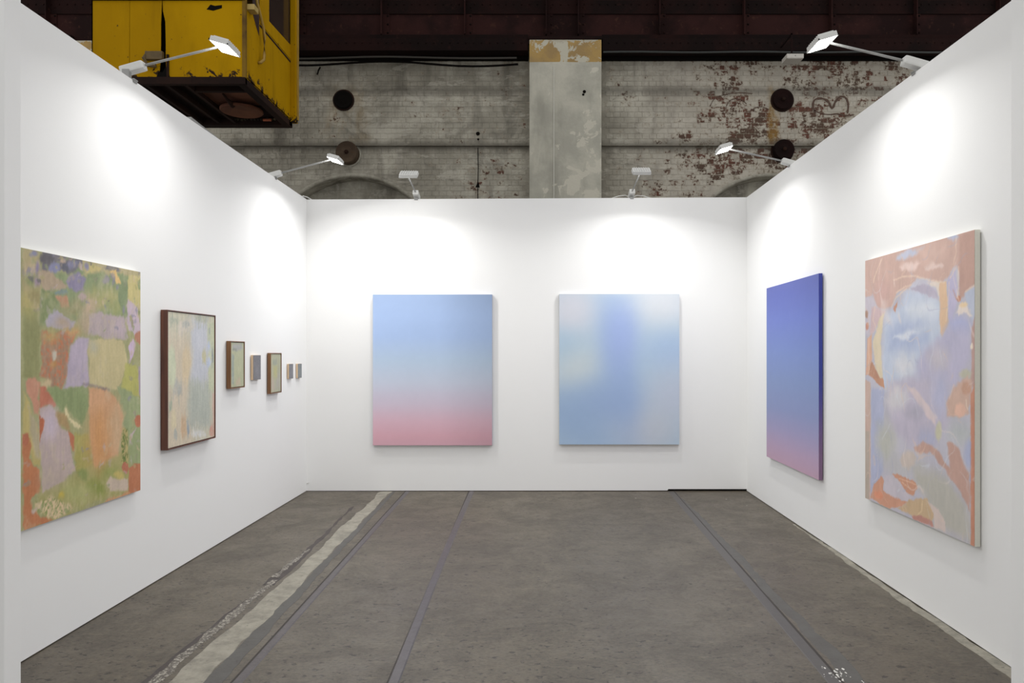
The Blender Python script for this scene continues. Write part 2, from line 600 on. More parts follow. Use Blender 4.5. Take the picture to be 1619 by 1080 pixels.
# scuff clip near the back left corner
bm = BM(); box(bm, -.012, .012, -.006, 0, -.004, .004, Matrix.Translation((-2.335, D - .001, .083)) @ Matrix.Rotation(-.4, 4, 'Y'))
tag(obj('wall_clip', bm, M_LAMPW), 'tiny grey clip low in the back left corner of the booth', 'clip')
GARDEN = ((150, 158, 108), [
('P',(135,145,90),0.5,0.6,[(0.026,0.787),(0.136,0.793),(0.136,0.527),(0.026,0.54)],None),
('P',(165,158,112),0.6,1.2,[(0.026,1.004),(0.136,0.997),(0.136,0.782),(0.026,0.787)],None),
('P',(120,130,170),1,1,[(0.115,0.992),(0.107,0.982),(0.089,0.976),(0.071,0.978),(0.064,0.986),(0.071,0.996),(0.089,1.002),(0.107,1.0)],None),
('P',(125,120,160),1,1,[(0.141,0.934),(0.136,0.913),(0.124,0.904),(0.113,0.911),(0.108,0.93),(0.113,0.95),(0.124,0.96),(0.136,0.953)],None),
('P',(182,160,132),1.5,1.5,[(0.094,0.929),(0.084,0.914),(0.062,0.906),(0.04,0.91),(0.031,0.923),(0.04,0.938),(0.062,0.946),(0.084,0.942)],None),
('P',(120,145,90),1.5,2,[(0.117,0.898),(0.103,0.883),(0.071,0.875),(0.04,0.878),(0.026,0.891),(0.04,0.906),(0.071,0.915),(0.103,0.911)],None),
('P',(142,128,155),1,1,[(0.136,0.892),(0.131,0.878),(0.119,0.871),(0.107,0.876),(0.102,0.89),(0.107,0.904),(0.119,0.911),(0.131,0.906)],None),
('P',(176,170,95),2,1,[(0.085,0.805),(0.075,0.784),(0.053,0.774),(0.031,0.782),(0.022,0.802),(0.031,0.823),(0.053,0.833),(0.075,0.826)],None),
('P',(152,147,95),1,1,[(0.136,0.836),(0.126,0.816),(0.103,0.806),(0.081,0.813),(0.071,0.832),(0.081,0.852),(0.103,0.862),(0.126,0.855)],None),
('P',(104,108,120),0.4,1.2,[(0.14,1.008),(0.461,1.008),(0.455,0.951),(0.304,0.94),(0.155,0.932)],None),
('P',(86,90,102),0.8,1,[(0.237,0.982),(0.221,0.966),(0.183,0.957),(0.147,0.959),(0.131,0.971),(0.147,0.986),(0.183,0.996),(0.221,0.994)],None),
('P',(120,130,175),0.6,1,[(0.28,0.955),(0.267,0.94),(0.237,0.931),(0.208,0.935),(0.196,0.947),(0.208,0.962),(0.237,0.971),(0.267,0.968)],None),
('P',(180,160,140),0.6,1,[(0.329,0.982),(0.321,0.97),(0.304,0.964),(0.286,0.967),(0.279,0.977),(0.286,0.988),(0.304,0.994),(0.321,0.991)],None),
('P',(85,95,115),0.5,1,[(0.373,0.96),(0.358,0.949),(0.325,0.942),(0.292,0.943),(0.278,0.951),(0.292,0.962),(0.325,0.969),(0.358,0.968)],None),
('P',(112,120,158),1,1,[(0.45,0.981),(0.433,0.968),(0.394,0.96),(0.356,0.961),(0.34,0.971),(0.356,0.984),(0.394,0.993),(0.433,0.991)],None),
('P',(165,160,115),0.8,1,[(0.455,1.01),(1.016,1.014),(1.016,0.975),(0.455,0.946)],None),
('P',(190,180,112),0.6,1.2,[(0.621,0.983),(0.599,0.968),(0.548,0.958),(0.499,0.959),(0.478,0.97),(0.499,0.985),(0.548,0.995),(0.599,0.994)],None),
('P',(120,125,160),0.6,0.5,[(0.502,0.981),(0.497,0.97),(0.484,0.965),(0.471,0.968),(0.466,0.977),(0.471,0.988),(0.484,0.993),(0.497,0.99)],None),
('P',(108,113,120),0.6,1.2,[(0.809,0.995),(0.782,0.98),(0.722,0.97),(0.664,0.97),(0.639,0.979),(0.664,0.993),(0.722,1.004),(0.782,1.004)],None),
('P',(125,150,105),0.8,1.2,[(0.223,0.931),(0.455,0.957),(0.646,0.962),(0.871,0.973),(0.871,0.779),(0.646,0.789),(0.145,0.732),(0.136,0.859)],None),
('P',(125,130,150),0.8,1,[(0.694,0.943),(0.683,0.93),(0.658,0.923),(0.634,0.926),(0.623,0.937),(0.634,0.949),(0.658,0.956),(0.683,0.953)],None),
('P',(160,165,102),2,2,[(0.788,0.868),(0.744,0.834),(0.646,0.815),(0.552,0.823),(0.513,0.851),(0.552,0.884),(0.646,0.903),(0.744,0.897)],None),
('P',(142,157,95),1.5,2,[(0.871,0.829),(0.841,0.802),(0.775,0.788),(0.71,0.796),(0.683,0.82),(0.71,0.846),(0.775,0.861),(0.841,0.854)],None),
('P',(115,143,100),0.5,1,[(0.775,0.934),(0.871,0.948),(0.871,0.779),(0.822,0.802),(0.795,0.856)],None),
('P',(208,178,105),0.3,0.4,[(0.696,0.979),(0.748,0.986),(0.804,0.936),(0.762,0.929),(0.716,0.953)],None),
('P',(165,150,125),0.6,1,[(0.117,0.919),(0.203,0.939),(0.335,0.886),(0.283,0.863),(0.155,0.86)],None),
('P',(125,125,163),0.8,1.6,[(0.49,0.918),(0.464,0.889),(0.405,0.873),(0.348,0.881),(0.325,0.905),(0.348,0.932),(0.405,0.948),(0.464,0.942)],None),
('P',(110,140,140),0.5,0.6,[(0.34,0.862),(0.325,0.855),(0.288,0.85),(0.253,0.851),(0.237,0.856),(0.253,0.863),(0.288,0.868),(0.325,0.867)],None),
('P',(168,152,165),0.8,1,[(0.492,0.862),(0.481,0.851),(0.455,0.844),(0.43,0.848),(0.42,0.858),(0.43,0.869),(0.455,0.876),(0.481,0.873)],None),
('P',(190,135,105),0.5,0.8,[(0.237,0.845),(0.335,0.847),(0.348,0.809),(0.293,0.802),(0.268,0.826)],None),
('P',(115,140,88),0.5,0.8,[(0.136,0.859),(0.237,0.844),(0.265,0.815),(0.237,0.793),(0.174,0.753),(0.136,0.731)],None),
('P',(150,150,105),2,2,[(0.478,0.798),(0.447,0.774),(0.378,0.761),(0.311,0.768),(0.283,0.789),(0.311,0.813),(0.378,0.827),(0.447,0.82)],None),
('P',(160,160,180),0.5,1,[(0.169,0.748),(0.242,0.793),(0.335,0.77),(0.4,0.756),(0.378,0.736),(0.253,0.718),(0.183,0.722)],None),
('P',(182,162,135),2,2,[(0.596,0.821),(0.574,0.794),(0.524,0.781),(0.476,0.79),(0.455,0.814),(0.476,0.841),(0.524,0.855),(0.574,0.847)],None),
('P',(168,150,125),1.5,1,[(0.346,0.743),(0.333,0.728),(0.304,0.721),(0.275,0.726),(0.263,0.741),(0.275,0.756),(0.304,0.764),(0.333,0.758)],None),
('P',(172,155,130),2,1.5,[(0.536,0.744),(0.519,0.72),(0.478,0.708),(0.438,0.718),(0.422,0.74),(0.438,0.764),(0.478,0.776),(0.519,0.767)],None),
('P',(165,155,162),0.8,1.2,[(0.513,0.783),(0.596,0.795),(0.829,0.775),(0.868,0.698),(0.775,0.683),(0.513,0.706)],None),
('P',(172,160,175),1.5,1,[(0.843,0.735),(0.822,0.713),(0.775,0.703),(0.729,0.711),(0.709,0.732),(0.729,0.753),(0.775,0.764),(0.822,0.756)],None),
('S',(160,128,100),0.6,1.0,[(0.143,0.711),(0.422,0.718),(0.356,0.651),(0.346,0.575),(0.293,0.495),(0.228,0.504),(0.143,0.545)],(190,112,75)),
('P',(202,152,92),1.5,1,[(0.43,0.713),(0.415,0.702),(0.38,0.696),(0.346,0.7),(0.332,0.711),(0.346,0.722),(0.38,0.727),(0.415,0.723)],None),
('P',(178,162,90),2,1.5,[(0.253,0.688),(0.237,0.676),(0.203,0.671),(0.169,0.675),(0.155,0.686),(0.169,0.697),(0.203,0.702),(0.237,0.698)],None),
('P',(185,185,170),0.8,0.6,[(0.261,0.616),(0.255,0.602),(0.242,0.596),(0.23,0.602),(0.225,0.616),(0.23,0.63),(0.242,0.636),(0.255,0.63)],None),
('P',(186,136,75),1,1,[(0.254,0.579),(0.246,0.568),(0.228,0.563),(0.21,0.568),(0.202,0.58),(0.21,0.592),(0.228,0.596),(0.246,0.591)],None),
('P',(165,158,185),0.8,0.8,[(0.362,0.654),(0.433,0.691),(0.509,0.692),(0.509,0.492),(0.304,0.493),(0.33,0.565)],None),
('P',(184,177,126),0.6,0.8,[(0.51,0.684),(0.596,0.688),(0.829,0.682),(0.873,0.58),(0.804,0.507),(0.764,0.469),(0.51,0.493)],None),
('P',(168,172,150),1.5,1,[(0.576,0.662),(0.565,0.641),(0.542,0.633),(0.519,0.641),(0.509,0.661),(0.519,0.681),(0.542,0.69),(0.565,0.682)],None),
('P',(186,180,112),0.4,0.3,[(0.871,0.973),(1.016,0.985),(1.016,0.824),(0.871,0.86)],None),
('P',(178,165,185),0.4,0.8,[(0.871,0.87),(0.986,0.835),(0.989,0.707),(0.942,0.703),(0.871,0.73)],None),
('P',(125,145,95),0.5,0.6,[(1.004,0.817),(0.998,0.803),(0.986,0.797),(0.973,0.802),(0.968,0.815),(0.973,0.829),(0.986,0.835),(0.998,0.83)],None),
('P',(150,150,120),0.5,0.6,[(0.927,0.763),(0.923,0.751),(0.913,0.746),(0.903,0.751),(0.899,0.762),(0.903,0.773),(0.913,0.778),(0.923,0.774)],None),
('P',(120,145,85),0.5,0.6,[(1.014,0.946),(1.008,0.925),(0.993,0.916),(0.979,0.923),(0.973,0.943),(0.979,0.963),(0.993,0.973),(1.008,0.966)],None),
('P',(175,115,90),0.3,0.5,[(0.945,0.712),(1.004,0.733),(1.016,0.669),(0.986,0.669),(0.942,0.693)],None),
('P',(186,166,206),0.3,0.5,[(0.878,0.661),(0.925,0.693),(0.959,0.656),(0.887,0.583)],None),
('P',(150,155,108),0.8,1,[(1.005,0.63),(0.994,0.599),(0.968,0.585),(0.943,0.599),(0.932,0.63),(0.943,0.661),(0.968,0.675),(0.994,0.662)],None),
('P',(170,176,85),0.6,0.8,[(0.857,0.58),(0.956,0.566),(0.986,0.528),(0.993,0.431),(0.802,0.468),(0.802,0.507)],None),
('P',(150,140,165),0.3,0.2,[(0.983,0.566),(1.016,0.566),(1.016,0.411),(0.986,0.438)],None),
('P',(192,176,132),1,1,[(0.225,0.517),(0.212,0.506),(0.183,0.503),(0.155,0.508),(0.143,0.519),(0.155,0.53),(0.183,0.534),(0.212,0.528)],None),
('P',(194,135,108),0.6,1,[(0.035,0.53),(0.071,0.537),(0.136,0.527),(0.136,0.4),(0.098,0.427),(0.053,0.485)],None),
('P',(190,108,82),0.5,0.8,[(0.136,0.509),(0.183,0.5),(0.255,0.423),(0.193,0.436),(0.14,0.422)],None),
('P',(126,152,98),0.6,0.8,[(0.183,0.497),(0.507,0.494),(0.509,0.403),(0.455,0.336),(0.383,0.377),(0.325,0.43),(0.304,0.394),(0.258,0.423)],None),
('P',(180,170,98),0.5,0.6,[(0.026,0.491),(0.058,0.455),(0.108,0.376),(0.136,0.323),(0.136,0.211),(0.089,0.227),(0.071,0.289),(0.026,0.348)],None),
('P',(168,162,130),1,0.8,[(0.062,0.445),(0.112,0.381),(0.136,0.323),(0.136,0.241),(0.103,0.245),(0.08,0.328)],None),
('P',(190,116,72),0.4,0.6,[(0.026,0.348),(0.067,0.329),(0.073,0.249),(0.094,0.226),(0.136,0.201),(0.136,0.124),(0.089,0.111),(0.089,0.061),(0.136,0.03),(0.242,0.005),(0.026,-0.008)],None),
('P',(178,98,68),0.5,0.5,[(0.067,0.319),(0.06,0.303),(0.044,0.297),(0.028,0.306),(0.021,0.324),(0.028,0.34),(0.044,0.346),(0.06,0.337)],None),
('P',(155,158,92),1.2,1.2,[(0.136,0.129),(0.389,0.152),(0.524,0.197),(0.871,0.194),(0.871,0.01),(0.478,0.008),(0.233,0.004),(0.108,0.055)],None),
('P',(172,158,160),0.5,0.8,[(0.14,0.422),(0.203,0.433),(0.255,0.397),(0.285,0.342),(0.356,0.318),(0.369,0.247),(0.393,0.168),(0.335,0.147),(0.145,0.118)],None),
('P',(182,172,192),2,1,[(0.263,0.359),(0.246,0.32),(0.208,0.306),(0.17,0.327),(0.155,0.368),(0.17,0.406),(0.208,0.421),(0.246,0.401)],None),
('P',(170,158,148),3,1,[(0.299,0.148),(0.275,0.129),(0.223,0.127),(0.171,0.143),(0.15,0.168),(0.171,0.187),(0.223,0.19),(0.275,0.173)],None),
('P',(185,95,60),0.3,0.8,[(0.134,0.4),(0.172,0.377),(0.147,0.322),(0.134,0.303)],None),
('P',(190,110,75),0.3,0.8,[(0.335,0.332),(0.389,0.306),(0.396,0.244),(0.373,0.239),(0.359,0.265)],None),
('P',(165,140,90),1,1,[(0.258,0.397),(0.335,0.397),(0.356,0.33),(0.288,0.344)],None),
('P',(162,160,80),0.8,1,[(0.394,0.315),(0.513,0.306),(0.53,0.173),(0.455,0.132),(0.402,0.161)],None),
('P',(202,196,146),0.3,0.4,[(0.322,0.425),(0.351,0.379),(0.433,0.346),(0.446,0.331),(0.389,0.337),(0.316,0.393)],None),
('P',(128,150,62),1.5,1.5,[(0.658,0.063),(0.634,0.044),(0.578,0.043),(0.524,0.061),(0.501,0.086),(0.524,0.105),(0.578,0.107),(0.634,0.089)],None),
('P',(162,172,105),2,2,[(0.519,0.055),(0.486,0.036),(0.411,0.038),(0.339,0.06),(0.309,0.087),(0.339,0.105),(0.411,0.105),(0.486,0.084)],None),
('P',(128,150,78),1.2,1.2,[(0.501,0.143),(0.489,0.126),(0.461,0.123),(0.433,0.134),(0.422,0.153),(0.433,0.169),(0.461,0.173),(0.489,0.162)],None),
('P',(135,155,75),1.5,1.5,[(0.748,0.122),(0.725,0.107),(0.671,0.106),(0.618,0.121),(0.596,0.142),(0.618,0.157),(0.671,0.159),(0.725,0.144)],None),
('P',(202,152,108),1,0.8,[(0.509,0.488),(0.671,0.479),(0.802,0.397),(0.832,0.346),(0.804,0.262),(0.778,0.186),(0.646,0.165),(0.548,0.159),(0.515,0.26)],None),
('P',(203,142,78),4,1,[(0.671,0.263),(0.648,0.186),(0.596,0.159),(0.546,0.198),(0.524,0.276),(0.546,0.351),(0.596,0.38),(0.648,0.343)],None),
('P',(190,162,122),3,1,[(0.809,0.299),(0.794,0.227),(0.762,0.2),(0.729,0.234),(0.716,0.306),(0.729,0.377),(0.762,0.406),(0.794,0.373)],None),
('P',(135,157,110),0.6,0.8,[(0.762,0.484),(0.885,0.455),(1.004,0.418),(1.016,0.121),(0.878,0.14),(0.871,0.256),(0.826,0.322),(0.846,0.364),(0.795,0.416)],None),
('P',(140,163,112),0.3,0.3,[(0.878,0.449),(1.016,0.417),(1.016,0.121),(0.878,0.14)],None),
('P',(178,166,170),0.3,0.4,[(0.879,0.256),(0.964,0.296),(0.913,0.252),(0.882,0.212)],None),
('S',(175,165,100),0.4,0.5,[(0.813,0.298),(0.871,0.294),(0.871,0.144),(0.804,0.152)],(95,125,55)),
('P',(190,110,76),0.2,0.3,[(1.034,0.316),(1.018,0.296),(0.983,0.29),(0.948,0.302),(0.933,0.323),(0.948,0.343),(0.983,0.349),(1.018,0.338)],None),
('P',(186,112,74),0.3,0.4,[(0.878,0.115),(0.942,0.131),(1.016,0.114),(1.016,-0.008),(0.882,0.002)],None),
('P',(182,106,78),0.2,0.3,[(0.88,0.117),(0.869,0.099),(0.843,0.094),(0.817,0.106),(0.806,0.126),(0.817,0.144),(0.843,0.149),(0.869,0.137)],None),
('P',(186,172,156),0.6,0.8,[(0.656,0.075),(0.696,0.093),(0.873,0.075),(0.873,0.016),(0.762,0.039),(0.696,0.043)],None),
('P',(188,176,90),1,1,[(0.836,0.093),(0.819,0.084),(0.782,0.084),(0.744,0.094),(0.729,0.107),(0.744,0.116),(0.782,0.116),(0.819,0.106)],None),
('P',(196,142,98),0.6,0.6,[(0.671,0.011),(0.871,0.013),(0.913,-0.006),(0.646,-0.006)],None),
('S',(206,186,142),0.8,0.8,[(0.108,0.083),(0.203,0.096),(0.351,0.043),(0.373,0.015),(0.233,0.002),(0.115,0.049)],(128,150,82)),
('P',(192,176,62),1.2,1,[(0.322,0.077),(0.314,0.069),(0.293,0.068),(0.273,0.075),(0.265,0.086),(0.273,0.094),(0.293,0.096),(0.314,0.088)],None),
('P',(186,166,160),0.6,0.6,[(0.119,0.056),(0.113,0.049),(0.1,0.048),(0.087,0.053),(0.082,0.062),(0.087,0.069),(0.1,0.07),(0.113,0.064)],None),
('L',(105,100,118),1.0,0,[(0.467,0.505),(0.572,0.49),(0.683,0.473)],None),
('L',(120,120,110),0.8,0,[(0.089,0.783),(0.131,0.788)],None),])
CLOUDS = ((184, 180, 194), [
('P',(200,161,147),0.8,1.2,[(-0.032,1.016),(1.01,1.01),(1.01,0.821),(0.893,0.785),(0.887,0.872),(0.87,0.899),(0.801,0.859),(0.753,0.853),(0.574,0.881),(0.476,0.857),(0.343,0.843),(0.296,0.792),(0.231,0.776),(0.13,0.799),(0.095,0.846),(-0.032,0.847)],None),
('P',(182,185,205),1.2,1.2,[(0.366,0.99),(0.614,0.999),(0.519,0.972),(0.433,0.96),(0.343,0.972)],None),
('P',(222,192,182),1.2,1.5,[(0.567,0.927),(0.54,0.918),(0.476,0.919),(0.41,0.93),(0.381,0.945),(0.41,0.954),(0.476,0.953),(0.54,0.941)],None),
('P',(216,188,178),1,1.5,[(0.771,0.911),(0.748,0.904),(0.691,0.905),(0.633,0.915),(0.607,0.926),(0.633,0.933),(0.691,0.931),(0.748,0.922)],None),
('P',(176,181,206),0.8,1,[(0.895,0.991),(0.881,0.986),(0.848,0.987),(0.814,0.994),(0.799,1.003),(0.814,1.008),(0.848,1.007),(0.881,1.0)],None),
('P',(208,172,158),2,2,[(0.789,0.953),(0.757,0.942),(0.679,0.943),(0.597,0.958),(0.56,0.977),(0.597,0.989),(0.679,0.986),(0.757,0.971)],None),
('P',(203,160,150),2,1,[(0.288,0.846),(0.261,0.814),(0.198,0.803),(0.133,0.821),(0.104,0.858),(0.133,0.891),(0.198,0.901),(0.261,0.881)],None),
('P',(190,147,132),0.8,0.6,[(0.895,0.996),(1.01,1.0),(1.01,0.821),(0.893,0.786),(0.89,0.872)],None),
('P',(190,180,192),0.8,1,[(-0.014,0.853),(0.099,0.84),(0.151,0.775),(0.045,0.684),(-0.014,0.689)],None),
('P',(195,130,105),0.4,0.6,[(0.041,0.722),(0.036,0.709),(0.023,0.704),(0.01,0.71),(0.005,0.723),(0.01,0.737),(0.023,0.742),(0.036,0.736)],None),
('P',(170,130,110),0.4,0.5,[(0.032,0.774),(0.027,0.763),(0.014,0.759),(0.001,0.764),(-0.004,0.775),(0.001,0.786),(0.014,0.79),(0.027,0.784)],None),
('P',(202,172,174),0.8,0.8,[(0.077,0.803),(0.234,0.776),(0.198,0.739),(0.081,0.695),(0.059,0.69)],None),
('P',(184,194,215),1.5,1.2,[(0.231,0.759),(0.358,0.789),(0.476,0.851),(0.704,0.809),(0.741,0.791),(0.756,0.665),(0.574,0.487),(0.181,0.473),(0.206,0.651)],None),
('P',(176,166,186),0.5,0.8,[(0.498,0.854),(0.614,0.863),(0.691,0.841),(0.735,0.79),(0.627,0.818),(0.476,0.848)],None),
('P',(216,200,188),0.4,0.6,[(0.627,0.863),(0.759,0.852),(0.744,0.791),(0.71,0.835)],None),
('P',(164,177,210),1.8,1.5,[(0.256,0.671),(0.28,0.71),(0.433,0.734),(0.601,0.733),(0.666,0.699),(0.627,0.646),(0.476,0.613),(0.264,0.619)],None),
('P',(200,206,221),1.2,1,[(0.311,0.67),(0.433,0.698),(0.574,0.692),(0.433,0.664)],None),
('P',(202,208,219),2,1,[(0.741,0.762),(0.7,0.743),(0.601,0.737),(0.495,0.751),(0.448,0.776),(0.495,0.797),(0.601,0.8),(0.7,0.786)],None),
('P',(205,205,212),2.5,1.5,[(0.526,0.566),(0.498,0.541),(0.433,0.528),(0.365,0.538),(0.335,0.564),(0.365,0.591),(0.433,0.602),(0.498,0.592)],None),
('P',(190,198,215),2,1,[(0.729,0.697),(0.699,0.689),(0.627,0.687),(0.552,0.692),(0.519,0.703),(0.552,0.712),(0.627,0.714),(0.699,0.707)],None),
('P',(215,176,138),0.4,0.4,[(0.739,0.854),(0.792,0.856),(0.811,0.715),(0.765,0.663),(0.748,0.681)],None),
('P',(180,172,202),0.4,0.6,[(0.799,0.849),(0.87,0.896),(0.876,0.783),(0.827,0.702),(0.806,0.726)],None),
('P',(216,198,165),0.6,0.5,[(0.164,0.75),(0.223,0.772),(0.198,0.712),(0.185,0.651),(0.201,0.498),(0.127,0.527),(0.092,0.658)],None),
('P',(215,162,132),0.4,0.4,[(0.027,0.675),(0.081,0.69),(0.081,0.519),(0.005,0.517)],None),
('P',(190,132,102),0.4,0.6,[(0.077,0.573),(0.13,0.541),(0.206,0.491),(0.168,0.48),(0.038,0.519)],None),
('P',(177,172,200),1.5,1,[(0.601,0.625),(0.753,0.665),(0.848,0.724),(0.936,0.717),(0.981,0.661),(0.981,0.594),(0.87,0.498),(0.574,0.487),(0.544,0.564)],None),
('P',(163,168,210),2,1,[(0.965,0.71),(0.945,0.697),(0.898,0.692),(0.849,0.699),(0.828,0.715),(0.849,0.729),(0.898,0.733),(0.945,0.725)],None),
('P',(188,180,192),2,1,[(0.813,0.593),(0.788,0.56),(0.729,0.545),(0.667,0.559),(0.64,0.592),(0.667,0.626),(0.729,0.64),(0.788,0.625)],None),
('P',(180,186,206),0.8,0.8,[(0.926,0.799),(1.01,0.823),(1.01,0.69),(0.981,0.719)],None),
('P',(222,206,196),0.4,0.8,[(0.868,0.744),(0.887,0.763),(0.936,0.776),(0.981,0.733),(0.936,0.742),(0.884,0.732)],None),
('P',(200,130,100),0.4,0.5,[(0.903,0.789),(0.898,0.782),(0.887,0.779),(0.876,0.783),(0.871,0.791),(0.876,0.798),(0.887,0.801),(0.898,0.797)],None),
('P',(225,195,150),0.5,0.6,[(0.958,0.769),(0.948,0.764),(0.926,0.763),(0.903,0.766),(0.893,0.772),(0.903,0.777),(0.926,0.778),(0.948,0.775)],None),
('P',(190,150,140),0.5,0.4,[(0.981,0.69),(1.01,0.737),(1.01,0.503),(0.973,0.502)],None),
('P',(186,182,160),1.2,1,[(0.974,0.543),(0.963,0.529),(0.936,0.523),(0.91,0.528),(0.898,0.541),(0.91,0.555),(0.936,0.562),(0.963,0.556)],None),
('P',(226,210,190),0.3,0.3,[(0.99,0.631),(0.987,0.623),(0.98,0.62),(0.973,0.623),(0.97,0.632),(0.973,0.64),(0.98,0.643),(0.987,0.64)],None),
('L',(226,198,172),0.7,0,[(0.198,0.992),(0.144,0.954),(0.099,0.902)],None),
('L',(226,198,172),0.7,0,[(0.87,0.989),(0.868,0.944),(0.845,0.906)],None),
('L',(226,198,172),0.7,0,[(0.887,0.892),(0.881,0.793)],None),
('L',(226,198,172),0.7,0,[(0.547,0.889),(0.653,0.868),(0.777,0.85)],None),
('L',(226,198,172),0.7,0,[(0.319,0.894),(0.418,0.9),(0.533,0.893)],None),
('L',(226,198,172),0.7,0,[(0.343,0.843),(0.433,0.86),(0.498,0.863)],None),
('L',(226,198,172),0.7,0,[(0.113,0.801),(0.095,0.746),(0.161,0.676)],None),
('L',(226,198,172),0.7,0,[(0.813,0.848),(0.803,0.767),(0.792,0.721)],None),
('L',(226,198,172),0.7,0,[(0.198,0.773),(0.181,0.724)],None),
('L',(226,198,172),0.7,0,[(0.825,0.862),(0.87,0.894)],None),
('L',(226,198,172),0.7,0,[(0.296,0.792),(0.343,0.825),(0.448,0.853)],None),
('L',(226,198,172),0.7,0,[(0.936,0.809),(1.0,0.825)],None),
('L',(226,198,172),0.7,0,[(0.041,0.678),(0.045,0.526)],None),
('P',(198,138,110),0.3,0.4,[(0.315,0.782),(0.361,0.812),(0.358,0.789),(0.335,0.768)],None),
('L',(190,135,115),0.5,0,[(0.845,0.82),(0.881,0.783)],None),
('P',(200,167,152),0.4,0.4,[(-0.031,0.499),(0.064,0.489),(0.064,0.003),(-0.031,-0.011)],None),
('P',(180,163,148),0.5,0.4,[(-0.031,0.281),(0.049,0.287),(0.046,0.001),(-0.031,-0.011)],None),
('P',(166,171,202),1.2,0.8,[(0.074,0.469),(0.216,0.468),(0.208,0.139),(0.068,0.03)],None),
('P',(200,140,106),0.3,0.5,[(0.101,0.509),(0.208,0.509),(0.221,0.473),(0.155,0.484)],None),
('P',(182,173,193),1.5,1.2,[(0.259,0.495),(0.509,0.526),(0.803,0.533),(0.803,0.389),(0.702,0.284),(0.524,0.26),(0.292,0.323)],None),
('P',(202,197,202),2,1.5,[(0.457,0.442),(0.428,0.407),(0.357,0.388),(0.283,0.399),(0.25,0.432),(0.283,0.468),(0.357,0.486),(0.428,0.474)],None),
('P',(210,190,192),0.8,0.6,[(0.45,0.492),(0.524,0.483),(0.718,0.391),(0.702,0.363),(0.567,0.418)],None),
('P',(166,167,196),1.5,1,[(0.715,0.318),(0.692,0.294),(0.636,0.28),(0.578,0.283),(0.552,0.303),(0.578,0.327),(0.636,0.341),(0.692,0.337)],None),
('P',(176,176,206),2,1,[(0.803,0.474),(0.785,0.421),(0.741,0.396),(0.696,0.416),(0.676,0.469),(0.696,0.524),(0.741,0.547),(0.785,0.526)],None),
('P',(170,164,182),1.5,1,[(0.608,0.398),(0.583,0.381),(0.524,0.37),(0.462,0.373),(0.435,0.387),(0.462,0.406),(0.524,0.416),(0.583,0.413)],None),
('P',(196,191,162),0.9,0.6,[(0.753,0.343),(0.747,0.319),(0.73,0.308),(0.714,0.316),(0.707,0.339),(0.714,0.362),(0.73,0.373),(0.747,0.365)],None),
('P',(180,180,171),3,1.5,[(0.341,0.266),(0.312,0.207),(0.242,0.175),(0.169,0.191),(0.137,0.246),(0.169,0.307),(0.242,0.338),(0.312,0.319)],None),
('P',(180,178,180),3,1.5,[(0.622,0.203),(0.572,0.172),(0.45,0.146),(0.318,0.14),(0.259,0.158),(0.318,0.191),(0.45,0.217),(0.572,0.22)],None),
('P',(178,182,184),2,1,[(0.976,0.356),(0.953,0.329),(0.898,0.313),(0.84,0.319),(0.815,0.342),(0.84,0.37),(0.898,0.386),(0.953,0.379)],None),
('P',(168,174,206),1.2,0.8,[(0.981,0.291),(0.973,0.257),(0.954,0.24),(0.935,0.253),(0.927,0.286),(0.935,0.32),(0.954,0.337),(0.973,0.324)],None),
('P',(206,167,148),0.8,1,[(0.797,0.442),(0.851,0.502),(0.954,0.531),(0.989,0.517),(0.967,0.421),(0.898,0.398),(0.803,0.403)],None),
('P',(226,176,152),0.8,1,[(0.941,0.429),(0.928,0.411),(0.898,0.402),(0.867,0.407),(0.853,0.424),(0.867,0.442),(0.898,0.452),(0.928,0.446)],None),
('P',(200,150,125),0.8,1,[(0.976,0.497),(0.966,0.482),(0.943,0.475),(0.919,0.48),(0.909,0.494),(0.919,0.509),(0.943,0.516),(0.966,0.51)],None),
('L',(230,215,195),0.5,0,[(0.937,0.46),(0.954,0.43)],None),
('L',(225,195,180),0.5,0,[(0.851,0.508),(0.815,0.459)],None),
('P',(180,176,166),1.8,1.2,[(0.524,0.196),(0.803,0.193),(0.965,0.098),(0.971,0.001),(0.702,0.009),(0.636,0.092),(0.538,0.123)],None),
('P',(195,151,136),0.7,0.8,[(0.509,0.263),(0.595,0.293),(0.689,0.288),(0.821,0.227),(0.803,0.304),(0.821,0.314),(0.88,0.296),(0.967,0.214),(0.971,0.104),(0.898,0.154),(0.803,0.202),(0.663,0.259),(0.524,0.253)],None),
('P',(198,182,172),1.2,1,[(0.544,0.223),(0.521,0.198),(0.468,0.182),(0.413,0.185),(0.388,0.205),(0.413,0.231),(0.468,0.247),(0.521,0.243)],None),
('P',(190,181,192),0.7,0.6,[(0.208,0.114),(0.308,0.14),(0.495,0.076),(0.45,0.049),(0.208,0.048)],None),
('P',(210,146,117),0.4,0.6,[(0.055,0.012),(0.116,0.083),(0.19,0.119),(0.22,0.103),(0.208,0.057),(0.325,0.055),(0.465,0.054),(0.357,0.017),(0.259,0.001)],None),
('P',(225,140,105),1,0.8,[(0.216,0.046),(0.201,0.031),(0.164,0.02),(0.127,0.02),(0.11,0.03),(0.127,0.045),(0.164,0.056),(0.201,0.056)],None),
('P',(206,142,112),0.4,0.8,[(0.3,0.139),(0.495,0.146),(0.555,0.131),(0.495,0.087),(0.419,0.1)],None),
('L',(228,185,150),0.5,0,[(0.373,0.133),(0.495,0.132),(0.538,0.13)],None),
('L',(228,185,150),0.5,0,[(0.404,0.122),(0.48,0.109)],None),
('P',(201,168,128),0.5,0.6,[(0.354,0.017),(0.495,0.07),(0.636,0.098),(0.692,0.051),(0.663,0.016),(0.495,0.011)],None),
('L',(222,195,150),0.6,0,[(0.595,0.08),(0.588,0.045),(0.552,0.022)],None),
